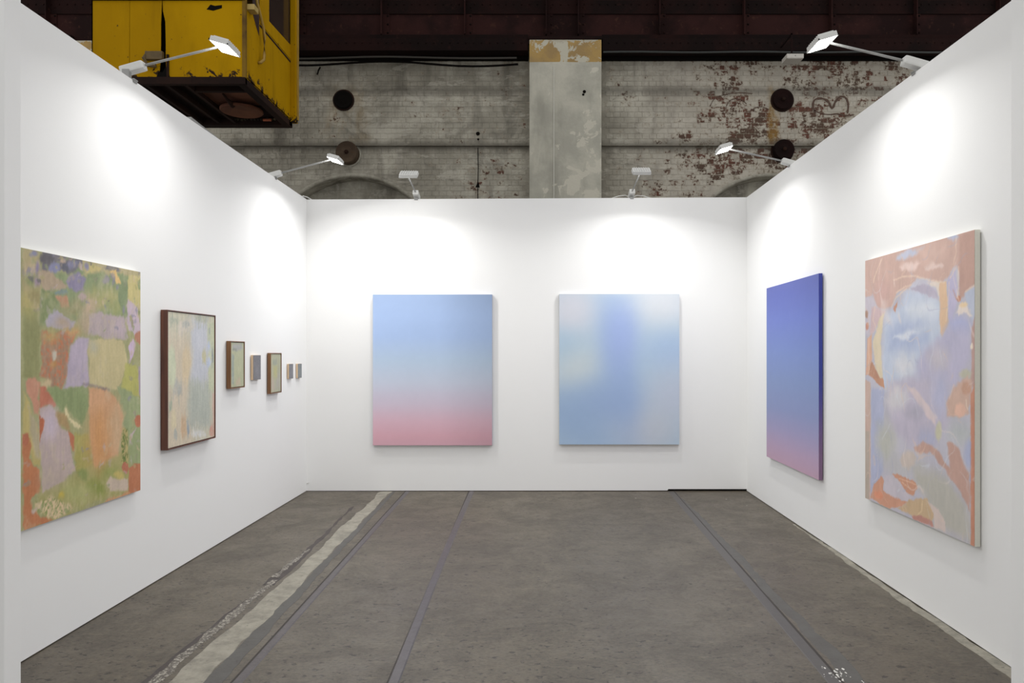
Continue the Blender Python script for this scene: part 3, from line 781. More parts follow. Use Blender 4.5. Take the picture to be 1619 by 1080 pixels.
('P',(206,186,178),0.4,0.4,[(0.638,0.088),(0.728,0.074),(0.785,0.041),(0.788,0.004),(0.702,0.004),(0.689,0.051)],None),
('P',(190,130,116),0.4,0.5,[(0.492,0.01),(0.581,0.026),(0.676,0.021),(0.696,0.003),(0.509,0.0)],None),
('P',(202,132,103),0.4,0.3,[(0.973,0.476),(1.009,0.533),(1.009,-0.004),(0.973,-0.001)],None),
('L',(150,150,190),0.5,0,[(0.972,0.326),(0.967,0.204)],None),])
STREAK = ((200, 193, 166), [
('P',(206,190,163),2,1.5,[(-0.03,0.818),(0.51,0.828),(0.51,-0.044),(-0.03,0.009)],None),
('P',(190,192,201),2,1.5,[(0.479,0.979),(0.846,0.971),(0.897,0.457),(0.464,0.426)],None),
('P',(174,180,167),2,1.8,[(0.449,0.47),(0.931,0.479),(0.914,0.066),(0.479,0.1),(0.36,0.185)],None),
('P',(208,196,178),1.2,2,[(0.51,0.904),(0.455,0.857),(0.33,0.835),(0.21,0.852),(0.159,0.894),(0.21,0.94),(0.33,0.963),(0.455,0.948)],None),
('P',(168,170,162),1,1,[(0.449,0.924),(0.422,0.902),(0.36,0.891),(0.298,0.899),(0.272,0.919),(0.298,0.94),(0.36,0.951),(0.422,0.944)],None),
('P',(168,172,150),1.2,1,[(0.863,0.971),(0.813,0.95),(0.698,0.938),(0.587,0.942),(0.541,0.96),(0.587,0.981),(0.698,0.993),(0.813,0.99)],None),
('P',(165,172,150),1,1,[(0.215,0.948),(0.186,0.933),(0.118,0.924),(0.051,0.928),(0.023,0.941),(0.051,0.957),(0.118,0.965),(0.186,0.962)],None),
('P',(192,196,160),0.8,1,[(0.83,0.948),(1.017,0.954),(0.983,0.362),(0.863,0.367)],None),
('P',(150,160,150),0.5,0.6,[(0.907,0.881),(0.899,0.861),(0.88,0.852),(0.861,0.86),(0.853,0.88),(0.861,0.9),(0.88,0.909),(0.899,0.901)],None),
('P',(180,190,215),0.8,0.8,[(0.921,0.767),(0.908,0.738),(0.88,0.726),(0.852,0.738),(0.84,0.766),(0.852,0.794),(0.88,0.806),(0.908,0.795)],None),
('P',(180,190,215),0.8,0.8,[(0.917,0.617),(0.903,0.581),(0.87,0.566),(0.837,0.582),(0.823,0.618),(0.837,0.654),(0.87,0.669),(0.903,0.653)],None),
('P',(198,190,140),1,1,[(0.816,0.675),(0.798,0.635),(0.757,0.619),(0.716,0.636),(0.698,0.675),(0.716,0.714),(0.757,0.731),(0.798,0.714)],None),
('P',(140,150,150),0.5,0.5,[(0.983,0.674),(0.974,0.626),(0.955,0.605),(0.936,0.626),(0.928,0.675),(0.936,0.723),(0.955,0.744),(0.974,0.723)],None),
('P',(212,150,130),0.5,0.6,[(1.024,0.045),(1.001,0.011),(0.948,-0.0),(0.896,0.02),(0.873,0.058),(0.896,0.092),(0.948,0.103),(1.001,0.084)],None),
('P',(205,170,150),0.5,0.5,[(0.952,0.363),(1.017,0.36),(1.0,0.059),(0.952,0.063)],None),
('P',(215,215,215),1,1,[(0.83,0.038),(0.77,0.024),(0.635,0.027),(0.504,0.047),(0.449,0.07),(0.504,0.085),(0.635,0.082),(0.77,0.063)],None),
('P',(150,160,170),0.6,0.8,[(0.44,0.114),(0.429,0.085),(0.404,0.074),(0.379,0.089),(0.368,0.12),(0.379,0.149),(0.404,0.16),(0.429,0.145)],None),
('P',(150,165,170),0.6,0.8,[(0.198,0.091),(0.187,0.067),(0.159,0.058),(0.132,0.072),(0.12,0.098),(0.132,0.122),(0.159,0.131),(0.187,0.118)],None),
('P',(215,200,160),1,1,[(0.168,0.198),(0.153,0.141),(0.118,0.119),(0.083,0.146),(0.069,0.205),(0.083,0.261),(0.118,0.284),(0.153,0.257)],None),
('P',(205,170,130),1,1,[(0.36,0.131),(0.342,0.065),(0.301,0.04),(0.261,0.072),(0.244,0.14),(0.261,0.205),(0.301,0.231),(0.342,0.2)],None),
('P',(160,175,150),0.6,0.8,[(0.096,0.306),(0.086,0.281),(0.063,0.272),(0.04,0.284),(0.031,0.309),(0.04,0.334),(0.063,0.343),(0.086,0.332)],None),
('P',(175,175,165),1,1,[(0.287,0.433),(0.257,0.39),(0.187,0.374),(0.119,0.395),(0.09,0.44),(0.119,0.482),(0.187,0.499),(0.257,0.478)],None),
('P',(212,190,150),1.2,1,[(0.464,0.589),(0.432,0.484),(0.36,0.441),(0.288,0.488),(0.258,0.592),(0.288,0.695),(0.36,0.74),(0.432,0.695)],None),
('P',(200,205,170),1,1,[(0.159,0.593),(0.134,0.478),(0.077,0.43),(0.02,0.481),(-0.004,0.595),(0.02,0.709),(0.077,0.758),(0.134,0.709)],None),])
# ---------------------------------------------------------------- old hall wall behind the booth
YA, YB = 11.56, 11.50
ZL, ZU, ZT = 4.76, 5.646, 6.13
ARCH = [(-2.957, 2.898), (3.80, 2.898)]
AR = 1.43
def arch_z(x):
    z = 0.0
    for cx, cz in ARCH:
        d = abs(x - cx)
        if d < AR:
            z = max(z, cz + math.sqrt(AR * AR - d * d))
    return z
bm = BM()
box(bm, -9, 9, YA + .006, 12.1, ZU, 7.2)         # upper band
box(bm, -9, 9, YB + .006, 12.1, ZL, ZU)          # projecting middle band
n = 0
x = -9.0
while x < 9.0 - 1e-6:                            # lower band with the two arched recesses
    x2 = x + .06
    z0 = max(0.0, arch_z(x + .03))
    A = max(0.0, arch_z(x)); B_ = max(0.0, arch_z(x2))
    if A == 0 and B_ > 0: A = ARCH[0][1]
    if B_ == 0 and A > 0: B_ = ARCH[0][1]
    vs = [bm.verts.new(p) for p in ((x, YA + .006, A), (x2, YA + .006, B_), (x2, YA + .006, ZL), (x, YA + .006, ZL), (x, 11.9, A), (x2, 11.9, B_))]
    bm.faces.new(vs[:4])
    if A > 0 or B_ > 0:
        bm.faces.new((vs[0], vs[1], vs[5], vs[4]))
    x = x2
box(bm, -9, 9, 11.9, 12.1, 0, ZL)                # blind wall inside the arches
wall_rear = struct(obj('wall_rear', bm, M_MORTAR))
# arch rims and rendered infill
for cx, cz in ARCH:
    bm = BM()
    N = 64
    prev = None
    for i in range(N + 1):
        a = PI * i / N
        p = []
        for r, yy in ((AR + .0, YA + .0), (AR - .035, YA - .004), (AR - .05, YA + .02), (AR - .05, 11.89)):
            p.append(bm.verts.new((cx + r * math.cos(a), yy, cz + r * math.sin(a))))
        if prev:
            for j in range(3):
                bm.faces.new((prev[j], prev[j + 1], p[j + 1], p[j]))
        prev = p
    bmesh.ops.recalc_face_normals(bm, faces=bm.faces[:])
    obj('arch_rim', bm, M_RENDER, wall_rear, smooth=True)
    bm = BM()
    c = [bm.verts.new((cx + (AR - .02) * math.cos(PI * i / N), 11.885, cz + (AR - .02) * math.sin(PI * i / N))) for i in range(N + 1)]
    bm.faces.new(c)
    obj('arch_infill', bm, M_RENDER, wall_rear)

# bricks: alternate courses of stretchers and headers
def brick_mesh(L, H, Dp, tone, seed):
    r = random.Random(seed)
    bm = BM()
    j = lambda s=.0025: r.uniform(-s, s)
    f = [bm.verts.new((sx * L / 2 + j(), -Dp + j(.0012), sz * H / 2 + j())) for sx, sz in ((-1, -1), (1, -1), (1, 1), (-1, 1))]
    b = [bm.verts.new((sx * L / 2, .012, sz * H / 2)) for sx, sz in ((-1, -1), (1, -1), (1, 1), (-1, 1))]
    bm.faces.new(f)
    for i in range(4):
        bm.faces.new((f[i], b[i], b[(i + 1) % 4], f[(i + 1) % 4]))
    bmesh.ops.recalc_face_normals(bm, faces=bm.faces[:])
    me = bpy.data.meshes.new('brick')
    bm.to_mesh(me); bm.free()
    at = me.attributes.new('tone', 'FLOAT', 'POINT')
    at.data.foreach_set('value', [tone] * len(me.vertices))
    me.materials.append(M_BRICK)
    return me
VAR = {}
for kind, L in (('S', .222), ('H', .106)):
    for v in range(7):
        VAR[kind, v] = brick_mesh(L, .075, .004, v / 3.0 - 1.0, 50 + v)
CO = .0865
sites = []
row = 0
z = 3.87
rb = random.Random(12)
DISCS = [(-3.09, 5.485, .155), (-3.06, 4.655, .185), (4.035, 5.50, .165), (4.06, 4.69, .17)]
PX0, PX1 = -.10, 1.05
while z < ZT - .01:
    zc = z + CO / 2
    head = row % 2 == 1
    L = .117 if head else .234
    yy = YB if ZL < zc < ZU else YA
    if abs(zc - ZL) < .03 or abs(zc - ZU) < .03:
        z += CO / 2
        continue
    x = -5.6 + (0.0585 if head else 0)
    while x < 6.4:
        xc = x + L / 2
        ok = not (PX0 - .02 < xc < PX1 + .02)
        if zc < ZL:
            for cx, cz in ARCH:
                if math.hypot(xc - cx, zc - cz) < AR + .07:
                    ok = False
        for dx, dz, dr in DISCS:
            if math.hypot(xc - dx, zc - dz) < dr - .05:
                ok = False
        if -4.75 < 0 and ok:
            sites.append((xc, zc, yy, head))
        x += L
    z += CO
    row += 1
def tone_of(x, z):
    return rb.choice((0, 1, 2, 3, 4, 5, 6))
# the 300 clearest bricks (bare upper right) are parts, the rest one joined mesh
def seen(s):
    sc = 1130.0 / s[2]
    px = 847 + s[0] * sc; py = 559 - (s[1] - EYE) * sc
    return py < 314 - .7405 * (px - 1180) - 2 and s[1] > ZL
front = sorted([s for s in sites if seen(s) and s[0] > 1.1], key=lambda s: math.hypot((s[0] - 3.1) * .55, s[1] - 5.5))[:298]
fs = set(front)
for s in front:
    me = VAR['H' if s[3] else 'S', tone_of(s[0], s[1])]
    o = bpy.data.objects.new('brick', me)
    COL.objects.link(o)
    o.parent = wall_rear
    o.location = (s[0], s[2] + .006, s[1])
rest = [s for s in sites if s not in fs]
V = []; Fc = []; TN = []
for s in rest:
    k = 0.35 if s[0] < 1.0 else 1.0
    me = VAR['H' if s[3] else 'S', tone_of(s[0], s[1])]
    tn = me.attributes['tone'].data[0].value
    b0 = len(V)
    for v in me.vertices:
        V.append((s[0] + v.co.x, s[2] + .006 + (v.co.y * (0.85 if s[0] < 1.0 else 1)), s[1] + v.co.z))
        TN.append(tn)
    for p in me.polygons:
        Fc.append([b0 + i for i in p.vertices])
me = bpy.data.meshes.new('brickwork')
me.from_pydata(V, [], Fc)
at = me.attributes.new('tone', 'FLOAT', 'POINT')
at.data.foreach_set('value', TN)
me.materials.append(M_BRICK)
o = bpy.data.objects.new('brickwork', me)
COL.objects.link(o); o.parent = wall_rear; o['kind'] = 'stuff'

# piers
bm = BM(); box(bm, PX0, 1.031, 11.2, 11.6, 0, 6.335, bev=.012)
pier = obj('pier', bm, M_PIER, wall_rear)
bm = BM(); box(bm, PX0 - .01, 1.04, 11.19, 11.7, 6.335, 6.385, bev=.006)
obj('pier_cap', bm, M_GIRD2, wall_rear)
bm = BM(); box(bm, .277, .292, 11.19, 11.2, 3.0, 5.92)
obj('pier_seam', bm, plain('pale_seam_cement', (196, 194, 184), .8), wall_rear)
bm = BM(); lathe(bm, [(.026, 0), (.024, -.003)], (.762, 11.199, 5.515), n=14); lathe(bm, [(.02, 0), (.018, -.003)], (.745, 11.199, 5.47), n=10)
obj('pier_hole', bm, M_HOLE, wall_rear)
bm = BM(); box(bm, -7.35, -6.18, 11.2, 11.6, 0, 6.32, bev=.012)
obj('pier', bm, M_PIER, wall_rear)
# crack with two holes, left of the pier
bm = BM()
for a, b in zip([(-.935, 4.74), (-.93, 4.4), (-.938, 4.1), (-.934, 3.75)], [(-.93, 4.4), (-.938, 4.1), (-.934, 3.75), (-.936, 3.4)]):
    tube(bm, [(a[0], YA, a[1]), (b[0], YA, b[1])], .006, 5)
obj('wall_crack', bm, M_HOLE, wall_rear)
bm = BM()
lathe(bm, [(.032, 0), (.028, -.008)], (-.93, YB + .001, 4.95), n=9)
lathe(bm, [(.018, 0), (.016, -.006)], (-.925, YB + .001, 4.86), n=7)
prism(bm, [(-.975, 4.10), (-.905, 4.10), (-.93, 4.20)], 'y', YA - .006, YA + .002)
obj('wall_hole', bm, M_HOLE, wall_rear)
# scratched outline drawings on the bare brick
def ribbon(bm, pts, w, y):
    prev = None
    for i, p in enumerate(pts):
        a = Vector(pts[max(i - 1, 0)]); b = Vector(pts[min(i + 1, len(pts) - 1)])
        d = (b - a).normalized(); nn = Vector((-d.y, d.x))
        ww = w * random.uniform(.6, 1.2)
        c = [bm.verts.new((p[0] + nn.x * s * ww, y, p[1] + nn.y * s * ww)) for s in (-.5, .5)]
        if prev:
            bm.faces.new((prev[0], prev[1], c[1], c[0]))
        prev = c
def smooth_pts(pts, k=6):
    out = []
    n = len(pts)
    for i in range(n - 1):
        p0 = pts[max(i - 1, 0)]; p1 = pts[i]; p2 = pts[i + 1]; p3 = pts[min(i + 2, n - 1)]
        for j in range(k):
            t = j / k
            out.append(tuple(.5 * ((2 * p1[q]) + (-p0[q] + p2[q]) * t + (2 * p0[q] - 5 * p1[q] + 4 * p2[q] - p3[q]) * t * t + (-p0[q] + 3 * p1[q] - 3 * p2[q] + p3[q]) * t ** 3) for q in range(2)))
    out.append(pts[-1])
    return out
def gp(x, y):       # sketch units of the drawing on the wall plane (metres)
    return ((1100 + x / 3.12 - 847) / 98.26, EYE + (559 - y / 3.12) / 98.26)
M_MARK = plain('brown_scratched_line', (96, 74, 62), .9, vary=.3, sc=20)
for pts, w in (([(590, 560), (578, 520), (588, 492), (620, 486), (652, 500), (672, 535), (690, 500), (712, 478), (738, 482), (752, 515), (748, 560)], .035),
               ([(585, 545), (620, 560), (660, 565), (700, 562), (740, 570), (780, 566)], .02),
               ([(70, 525), (90, 490), (125, 472), (170, 462), (220, 458), (280, 462)], .014),
               ([(150, 525), (165, 500), (190, 488), (225, 492), (250, 512)], .014),
               ([(170, 540), (185, 520), (205, 508), (225, 515)], .011),
               ([(270, 545), (295, 532), (330, 528), (360, 540)], .012)):
    bm = BM()
    ribbon(bm, [gp(*p) for p in smooth_pts(pts)], w, YB - .0035)
    for f in bm.faces:
        f.normal_update()
        if f.normal.y > 0: f.normal_flip()
    obj('scratched_drawing', bm, M_MARK, wall_rear)

# round iron plates
def plate(name, label, cx, cz, r, y0, depth, mat, boss, rim=True):
    t = empty(name, label, 'iron plate', (cx, y0, cz - r), 'round iron plates on the old hall wall')
    def o_(n, bm, m):
        q = obj(n, bm, m, t); q.location = (-cx, -y0, -(cz - r)); return q
    bm = BM()
    lathe(bm, [(r, 0), (r, -depth + .02), (r - .015, -depth), (r - .03, -depth + .004), (r * .55, -depth + .012), (.04, -depth + .006)], (cx, y0, cz), n=36)
    o_('plate', bm, mat)
    if boss:
        bm = BM(); lathe(bm, [(.034, 0), (.034, -.03), (.022, -.045)], (cx, y0 - depth + .01, cz), n=6)
        o_('nut', bm, M_RUST)
    bm = BM(); lathe(bm, [(r + .022, .01), (r + .022, -.012), (r + .004, -.02)], (cx, y0, cz), n=36)
    o_('collar', bm, M_RENDER if rim else M_RUST)
    return t
plate('wall_plate', 'black round iron plate on upper left wall band', -3.09, 5.487, .150, YB, .05, M_HOLE, False, False)
plate('wall_plate', 'brown round iron plate over the left blind arch', -3.02, 4.63, .178, YA, .16, M_PLATE, True)
plate('wall_plate', 'dark brown round iron plate on upper right wall band', 3.965, 5.487, .165, YB, .06, M_GIRD2, True, False)
plate('wall_plate', 'dark brown round iron plate lower right above right booth wall', 3.985, 4.685, .165, YA, .12, M_GIRD2, True, False)

# ---------------------------------------------------------------- riveted crane girder
gir = empty('crane_girder', 'dark oxide red riveted steel girder above the old brick wall', 'girder', (0, 11.4, 6.387))
GO = (0, -11.4, -6.387)
def gpart(name, bm, m):
    o = obj(name, bm, m, gir); o.location = GO; return o
bm = BM(); box(bm, -9, 9, 11.42, 11.46, 6.36, 7.6)
gpart('web', bm, M_GIRD)
bm = BM(); box(bm, -9, 9, 11.40, 11.42, 6.83, 7.05, bev=.004)
gpart('splice_plate', bm, M_GIRD2)
bm = BM()
for xa, xb in ((-9, -7.37), (-6.16, PX0 - .02), (1.05, 9)):
    box(bm, xa, xb, 11.33, 11.42, 6.37, 6.47, bev=.004)
    box(bm, xa, xb, 11.24, 11.45, 6.18, 6.37, bev=.004)
gpart('bottom_chord', bm, M_GIRD2)
bm = BM(); box(bm, -9, 9, 11.2, 11.8, 7.6, 7.66)
gpart('top_flange', bm, M_GIRD2)
bm = BM()
for xa, xb in ((-9, -7.37), (-6.16, PX0 - .02), (1.05, 9)):
    box(bm, xa, xb, 11.47, 11.9, 6.14, 6.36)
gpart('under_girder_shade', bm, M_HOLE)  # black filler put in as the shade under the girder
SX = [-5.05, -3.72, -2.39, -1.07, .22, .73, 2.02, 3.36, 4.74, 6.09, 7.4, -6.4, -7.7]
riv = BM()
def rivet(x, y, z, r=.017):
    lathe(riv, [(r, 0), (r * .8, -.010), (r * .3, -.015)], (x, y, z), n=7)
for x in SX:
    bm = BM()
    box(bm, x - .055, x + .055, 11.405, 11.42, 6.47, 7.6)
    box(bm, x - .062, x - .047, 11.30, 11.42, 6.47, 7.6)
    gpart('stiffener', bm, M_GIRD)
    for k in range(6):
        rivet(x + .03, 11.405, 6.53 + k * .135)
x = -8.6
while x < 8.6:
    rivet(x, 11.40, 6.98, .014)
    if not (PX0 - .1 < x < 1.15):
        rivet(x, 11.24, 6.30, .012)
    x += .125
g = gpart('rivets', riv, M_GIRD2); g['kind'] = 'stuff'

# cables and pipe below the girder
bm = BM()
tube(bm, [(x, 11.30 + .01 * math.sin(x * 3), 6.09 + .012 * math.sin(x * 2.1)) for x in [-5.8 + .22 * i for i in range(26)]], .014, 6)
tag(obj('pipe', bm, plain('grey_pipe', (58, 55, 50), .6)), 'thin grey pipe running along the wall left of the pier', 'pipe')
bm = BM()
tube(bm, [(-5.8 + .24 * i, 11.38, 6.045 + .035 * math.sin(.55 * i) - .03 * (i / 24)) for i in range(24)], .016, 6)
tube(bm, [(-3.45, 11.45, 6.0), (-3.48, 11.45, 5.95), (-3.50, 11.45, 5.88)], .012, 6)
tag(obj('cable', bm, M_HOLE), 'black cable sagging under the girder left of the pier', 'cable')
bm = BM()
tube(bm, [(1.06 + .3 * i, 11.21, 6.14 + .006 * math.sin(i)) for i in range(27)], .014, 6)
tag(obj('pipe', bm, plain('blue_grey_pipe', (44, 47, 46), .5)), 'thin blue-grey pipe below girder right of the pier', 'pipe')

# white box under the girder
t = empty('junction_box', 'small white metal box hanging under the girder, left of the nearest right floodlight', 'box', (3.86, 10.72, 5.80))
bm = BM(); box(bm, -.13, .12, -.11, .12, 0, .065, bev=.004)
obj('housing', bm, M_WHITEBOX, t)
bm = BM(); box(bm, -.12, .11, -.10, .11, -.006, 0)
obj('cover', bm, M_WHITEBOX, t)
bm = BM(); box(bm, -.01, .01, .05, .07, .065, .44); box(bm, -.01, .01, .05, .515, .42, .44)
obj('hanger', bm, M_GIRD2, t)
bm = BM(); lathe(bm, [(.006, 0), (.006, -.004)], (-.005, -.11, .035), n=8)
obj('screw', bm, M_CLIP, t)

# ---------------------------------------------------------------- yellow crane cab
CX0, CX1, CY0, CY1 = -5.094, -3.331, 8.2, 9.78
cab = empty('crane_cab', 'worn yellow steel crane cab hanging over the left booth wall', 'crane cab', (-4.2, 9.0, 4.5))
CO_ = (4.2, -9.0, -4.5)
def cpart(name, bm, m, parent=None, label=None, smooth=False):
    o = obj(name, bm, m, parent or cab, smooth)
    if parent is None: o.location = CO_
    if label: o['label'] = label
    return o
ZB, ZP = 4.576, 5.462
# front apron: three sheets with an open split between the second and third
for pts in ([(CX0, ZB), (-4.664, ZB), (-4.660, ZP), (CX0, ZP)],
            [(-4.658, ZB), (-4.325, ZB), (-4.306, 4.78), (-4.302, 4.98), (-4.302, 5.2), (-4.294, 5.36), (-4.288, ZP), (-4.656, ZP)],
            [(-4.232, ZB), (CX1, ZB), (CX1, ZP), (-4.281, ZP), (-4.276, 5.34), (-4.250, 5.22), (-4.244, 4.96), (-4.246, 4.80)]):
    bm = BM(); prism(bm, pts, 'y', CY0, CY0 + .012)
    cpart('front_panel', bm, M_YEL)
bm = BM(); box(bm, CX0 + .02, CX1 - .02, CY0 + .13, CY0 + .145, ZB, ZP)
cpart('split_shade_sheet', bm, M_HOLE)  # black sheet set back to darken the open split
bm = BM(); box(bm, -4.232, -4.205, CY0 - .012, CY0, ZB, 4.84)
cpart('rust_strap', bm, M_RUST)
bm = BM(); box(bm, CX0, CX1, CY0 - .02, CY0 + .02, ZP, ZP + .02)
cpart('sill_rail', bm, M_GIRD2)
# torn hole and flaked spots
bm = BM(); prism(bm, [(-3.775, 5.36), (-3.70, 5.345), (-3.60, 5.375), (-3.60, 5.41), (-3.68, 5.40), (-3.73, 5.415)], 'y', CY0 - .003, CY0)
cpart('torn_hole', bm, M_HOLE)
bm = BM()
prism(bm, [(-4.35, 4.575), (-4.19, 4.575), (-4.24, 4.70), (-4.28, 4.64), (-4.33, 4.64)], 'y', CY0 - .006, CY0)
cpart('torn_hole', bm, M_HOLE)
# curled hinge bracket
t = cpart('bracket', (lambda b: (tube(b, [(-4.44, CY0 - .02, 4.86), (-4.47, CY0 - .05, 4.78), (-4.43, CY0 - .05, 4.70), (-4.34, CY0 - .03, 4.70)], .022, 8), box(b, -4.46, -4.26, CY0 - .05, CY0, 4.77, 4.865, bev=.008), b)[2])(BM()), plain('scraped_bracket', (110, 88, 48), .7, vary=.5, sc=14))
# sides
bm = BM()
prism(bm, [(CY0, ZB), (CY1, ZB), (CY1, 5.40), (8.60, 5.40), (8.60, 6.9), (8.52, 6.9), (8.50, 5.42), (CY0 + .14, 5.42), (CY0, 5.46)], 'x', CX1 - .014, CX1)
cpart('side_panel', bm, M_YEL)
bm = BM()
prism(bm, [(8.62, 5.405), (CY1, 5.405), (CY1, 6.9), (9.72, 6.9), (9.72, 5.60), (8.92, 5.56), (8.92, 6.9), (8.62, 6.9)], 'x', CX1 - .012, CX1 + .004)
dp = cpart('door_panel', bm, M_YEL)
bm = BM(); box(bm, CX1 - .02, CX1 - .01, 8.9, 9.74, 5.55, 6.9)
cpart('window_pane', bm, M_GLASS)
bm = BM(); prism(bm, [(8.62, 5.36), (CY1, 5.36), (CY1, 5.385), (8.62, 5.385)], 'x', CX1, CX1 + .004)
cpart('seam_strip', bm, M_RUST)
bm = BM(); box(bm, CX1, CX1 + .07, 9.70, 9.80, 4.56, 6.9, bev=.006)
cpart('corner_post', bm, M_YEL)
bm = BM(); box(bm, CX1 + .07, CX1 + .085, 9.76, 9.80, 4.60, 6.9)
cpart('corner_trim', bm, M_YEL2)
bm = BM(); box(bm, CX1 - .035, CX1 + .008, CY0 - .01, CY0 + .03, ZB, 6.9, bev=.004)
cpart('corner_angle', bm, m_steel('chipped_corner_angle', (120, 92, 26), (74, 54, 28), (44, 32, 26), .7))
bm = BM(); box(bm, CX0, CX0 + .05, CY0, CY0 + .04, ZP + .02, 6.9, bev=.004)
cpart('corner_angle', bm, M_YEL)
# bent grab rail
bm = BM()
hx = CX1 + .055
tube(bm, [(hx, 8.36, 6.2), (hx, 8.37, 5.65), (hx, 8.40, 5.54), (hx, 8.52, 5.42), (hx, 8.60, 5.33), (hx, 8.63, 5.22), (hx, 8.63, 5.02), (hx, 8.61, 4.95), (CX1 + .03, 8.58, 4.905), (CX1, 8.57, 4.90)], .018, 8)
cpart('grab_rail', bm, M_YEL2, smooth=True)
bm = BM(); box(bm, CX1, CX1 + .09, 8.23, 8.36, 5.375, 5.44, bev=.006)
cpart('side_lamp_box', bm, plain('pale_yellow_box', (176, 150, 84), .6))
bm = BM(); prism(bm, [(8.40, 5.42), (8.52, 5.30), (8.60, 5.235), (8.60, 5.9), (8.40, 5.9)], 'x', CX1, CX1 + .003)
cpart('door_gap', bm, plain('dark_red_gap', (52, 26, 20), .8))
# glazing and roof of the upper cab
bm = BM(); box(bm, CX0 + .02, CX1 - .04, CY0 + .01, CY0 + .02, ZP + .02, 6.85)
cpart('window_pane', bm, M_GLASS)
bm = BM(); box(bm, CX0, CX1, CY0, CY1, 6.88, 6.95)
cpart('roof', bm, M_YEL)
bm = BM(); box(bm, CX0, CX0 + .012, CY0, CY1, ZB, 6.9)
cpart('side_panel', bm, M_YEL)
bm = BM(); box(bm, CX0, CX1, CY1 - .012, CY1, ZB, 6.9)
cpart('rear_panel', bm, M_YEL)
# underframe
bm = BM()
box(bm, CX0, CX1, CY0 - .01, CY0 + .05, 4.50, 4.585, bev=.006)
box(bm, CX0, CX1, CY1 - .12, CY1 + .01, 4.50, 4.585, bev=.006)
box(bm, CX1 - .09, CX1, CY0, CY1, 4.495, 4.585, bev=.006)
box(bm, CX0, CX0 + .09, CY0, CY1, 4.50, 4.585, bev=.006)
cpart('underframe', bm, M_RUST)
bm = BM(); box(bm, CX0, CX1, CY0 + .02, CY1, 4.585, 4.60)
cpart('floor_plate', bm, M_GIRD2)
for xr in (-4.93, -4.72, -4.52, -4.28, -4.06):
    bm = BM(); box(bm, xr - .02, xr + .02, CY0 + .05, CY1 - .12, 4.52, 4.585)
    cpart('floor_rib', bm, M_RUST)
bm = BM(); box(bm, -4.05, CX1 - .09, 8.47, 8.52, 4.52, 4.585); 
cpart('floor_rib', bm, M_RUST)
bm = BM(); box(bm, -4.04, CX1 - .09, 8.53, 9.1, 4.572, 4.584)
cpart('patch_plate', bm, M_DISC)
bm = BM(); lathe(bm, [(.26, 0), (.262, -.02), (.25, -.03), (.1, -.026)], (-3.76, 9.14, 4.53), 'z', 40)
cpart('drain_disc', bm, M_DISC, label='rust brown round disc under the cab floor')
bm = BM(); tube(bm, [(-3.80, 8.68, 4.57), (-3.80, 8.80, 4.54), (-3.78, 8.93, 4.51)], [.012, .018, .035], 8)
cpart('drain_pipe', bm, M_RUST)
bm = BM()
for i in range(16):
    x = -4.05 + i * .045; r = random.uniform(.012, .03)
    lathe(bm, [(r, 0), (r * .6, -.02)], (x, 9.62 + random.uniform(-.02, .03), 4.57), 'z', 6)
o = cpart('debris', bm, m_steel('mixed_debris', (40, 34, 30), (120, 110, 84), (30, 24, 20), .8)); o['kind'] = 'stuff'
bm = BM(); tube(bm, [(-3.66, 9.6, 4.55), (-3.55, 9.6, 4.55)], .018, 7)
cpart('red_rag', bm, plain('faded_orange_scrap', (170, 92, 60), .8))
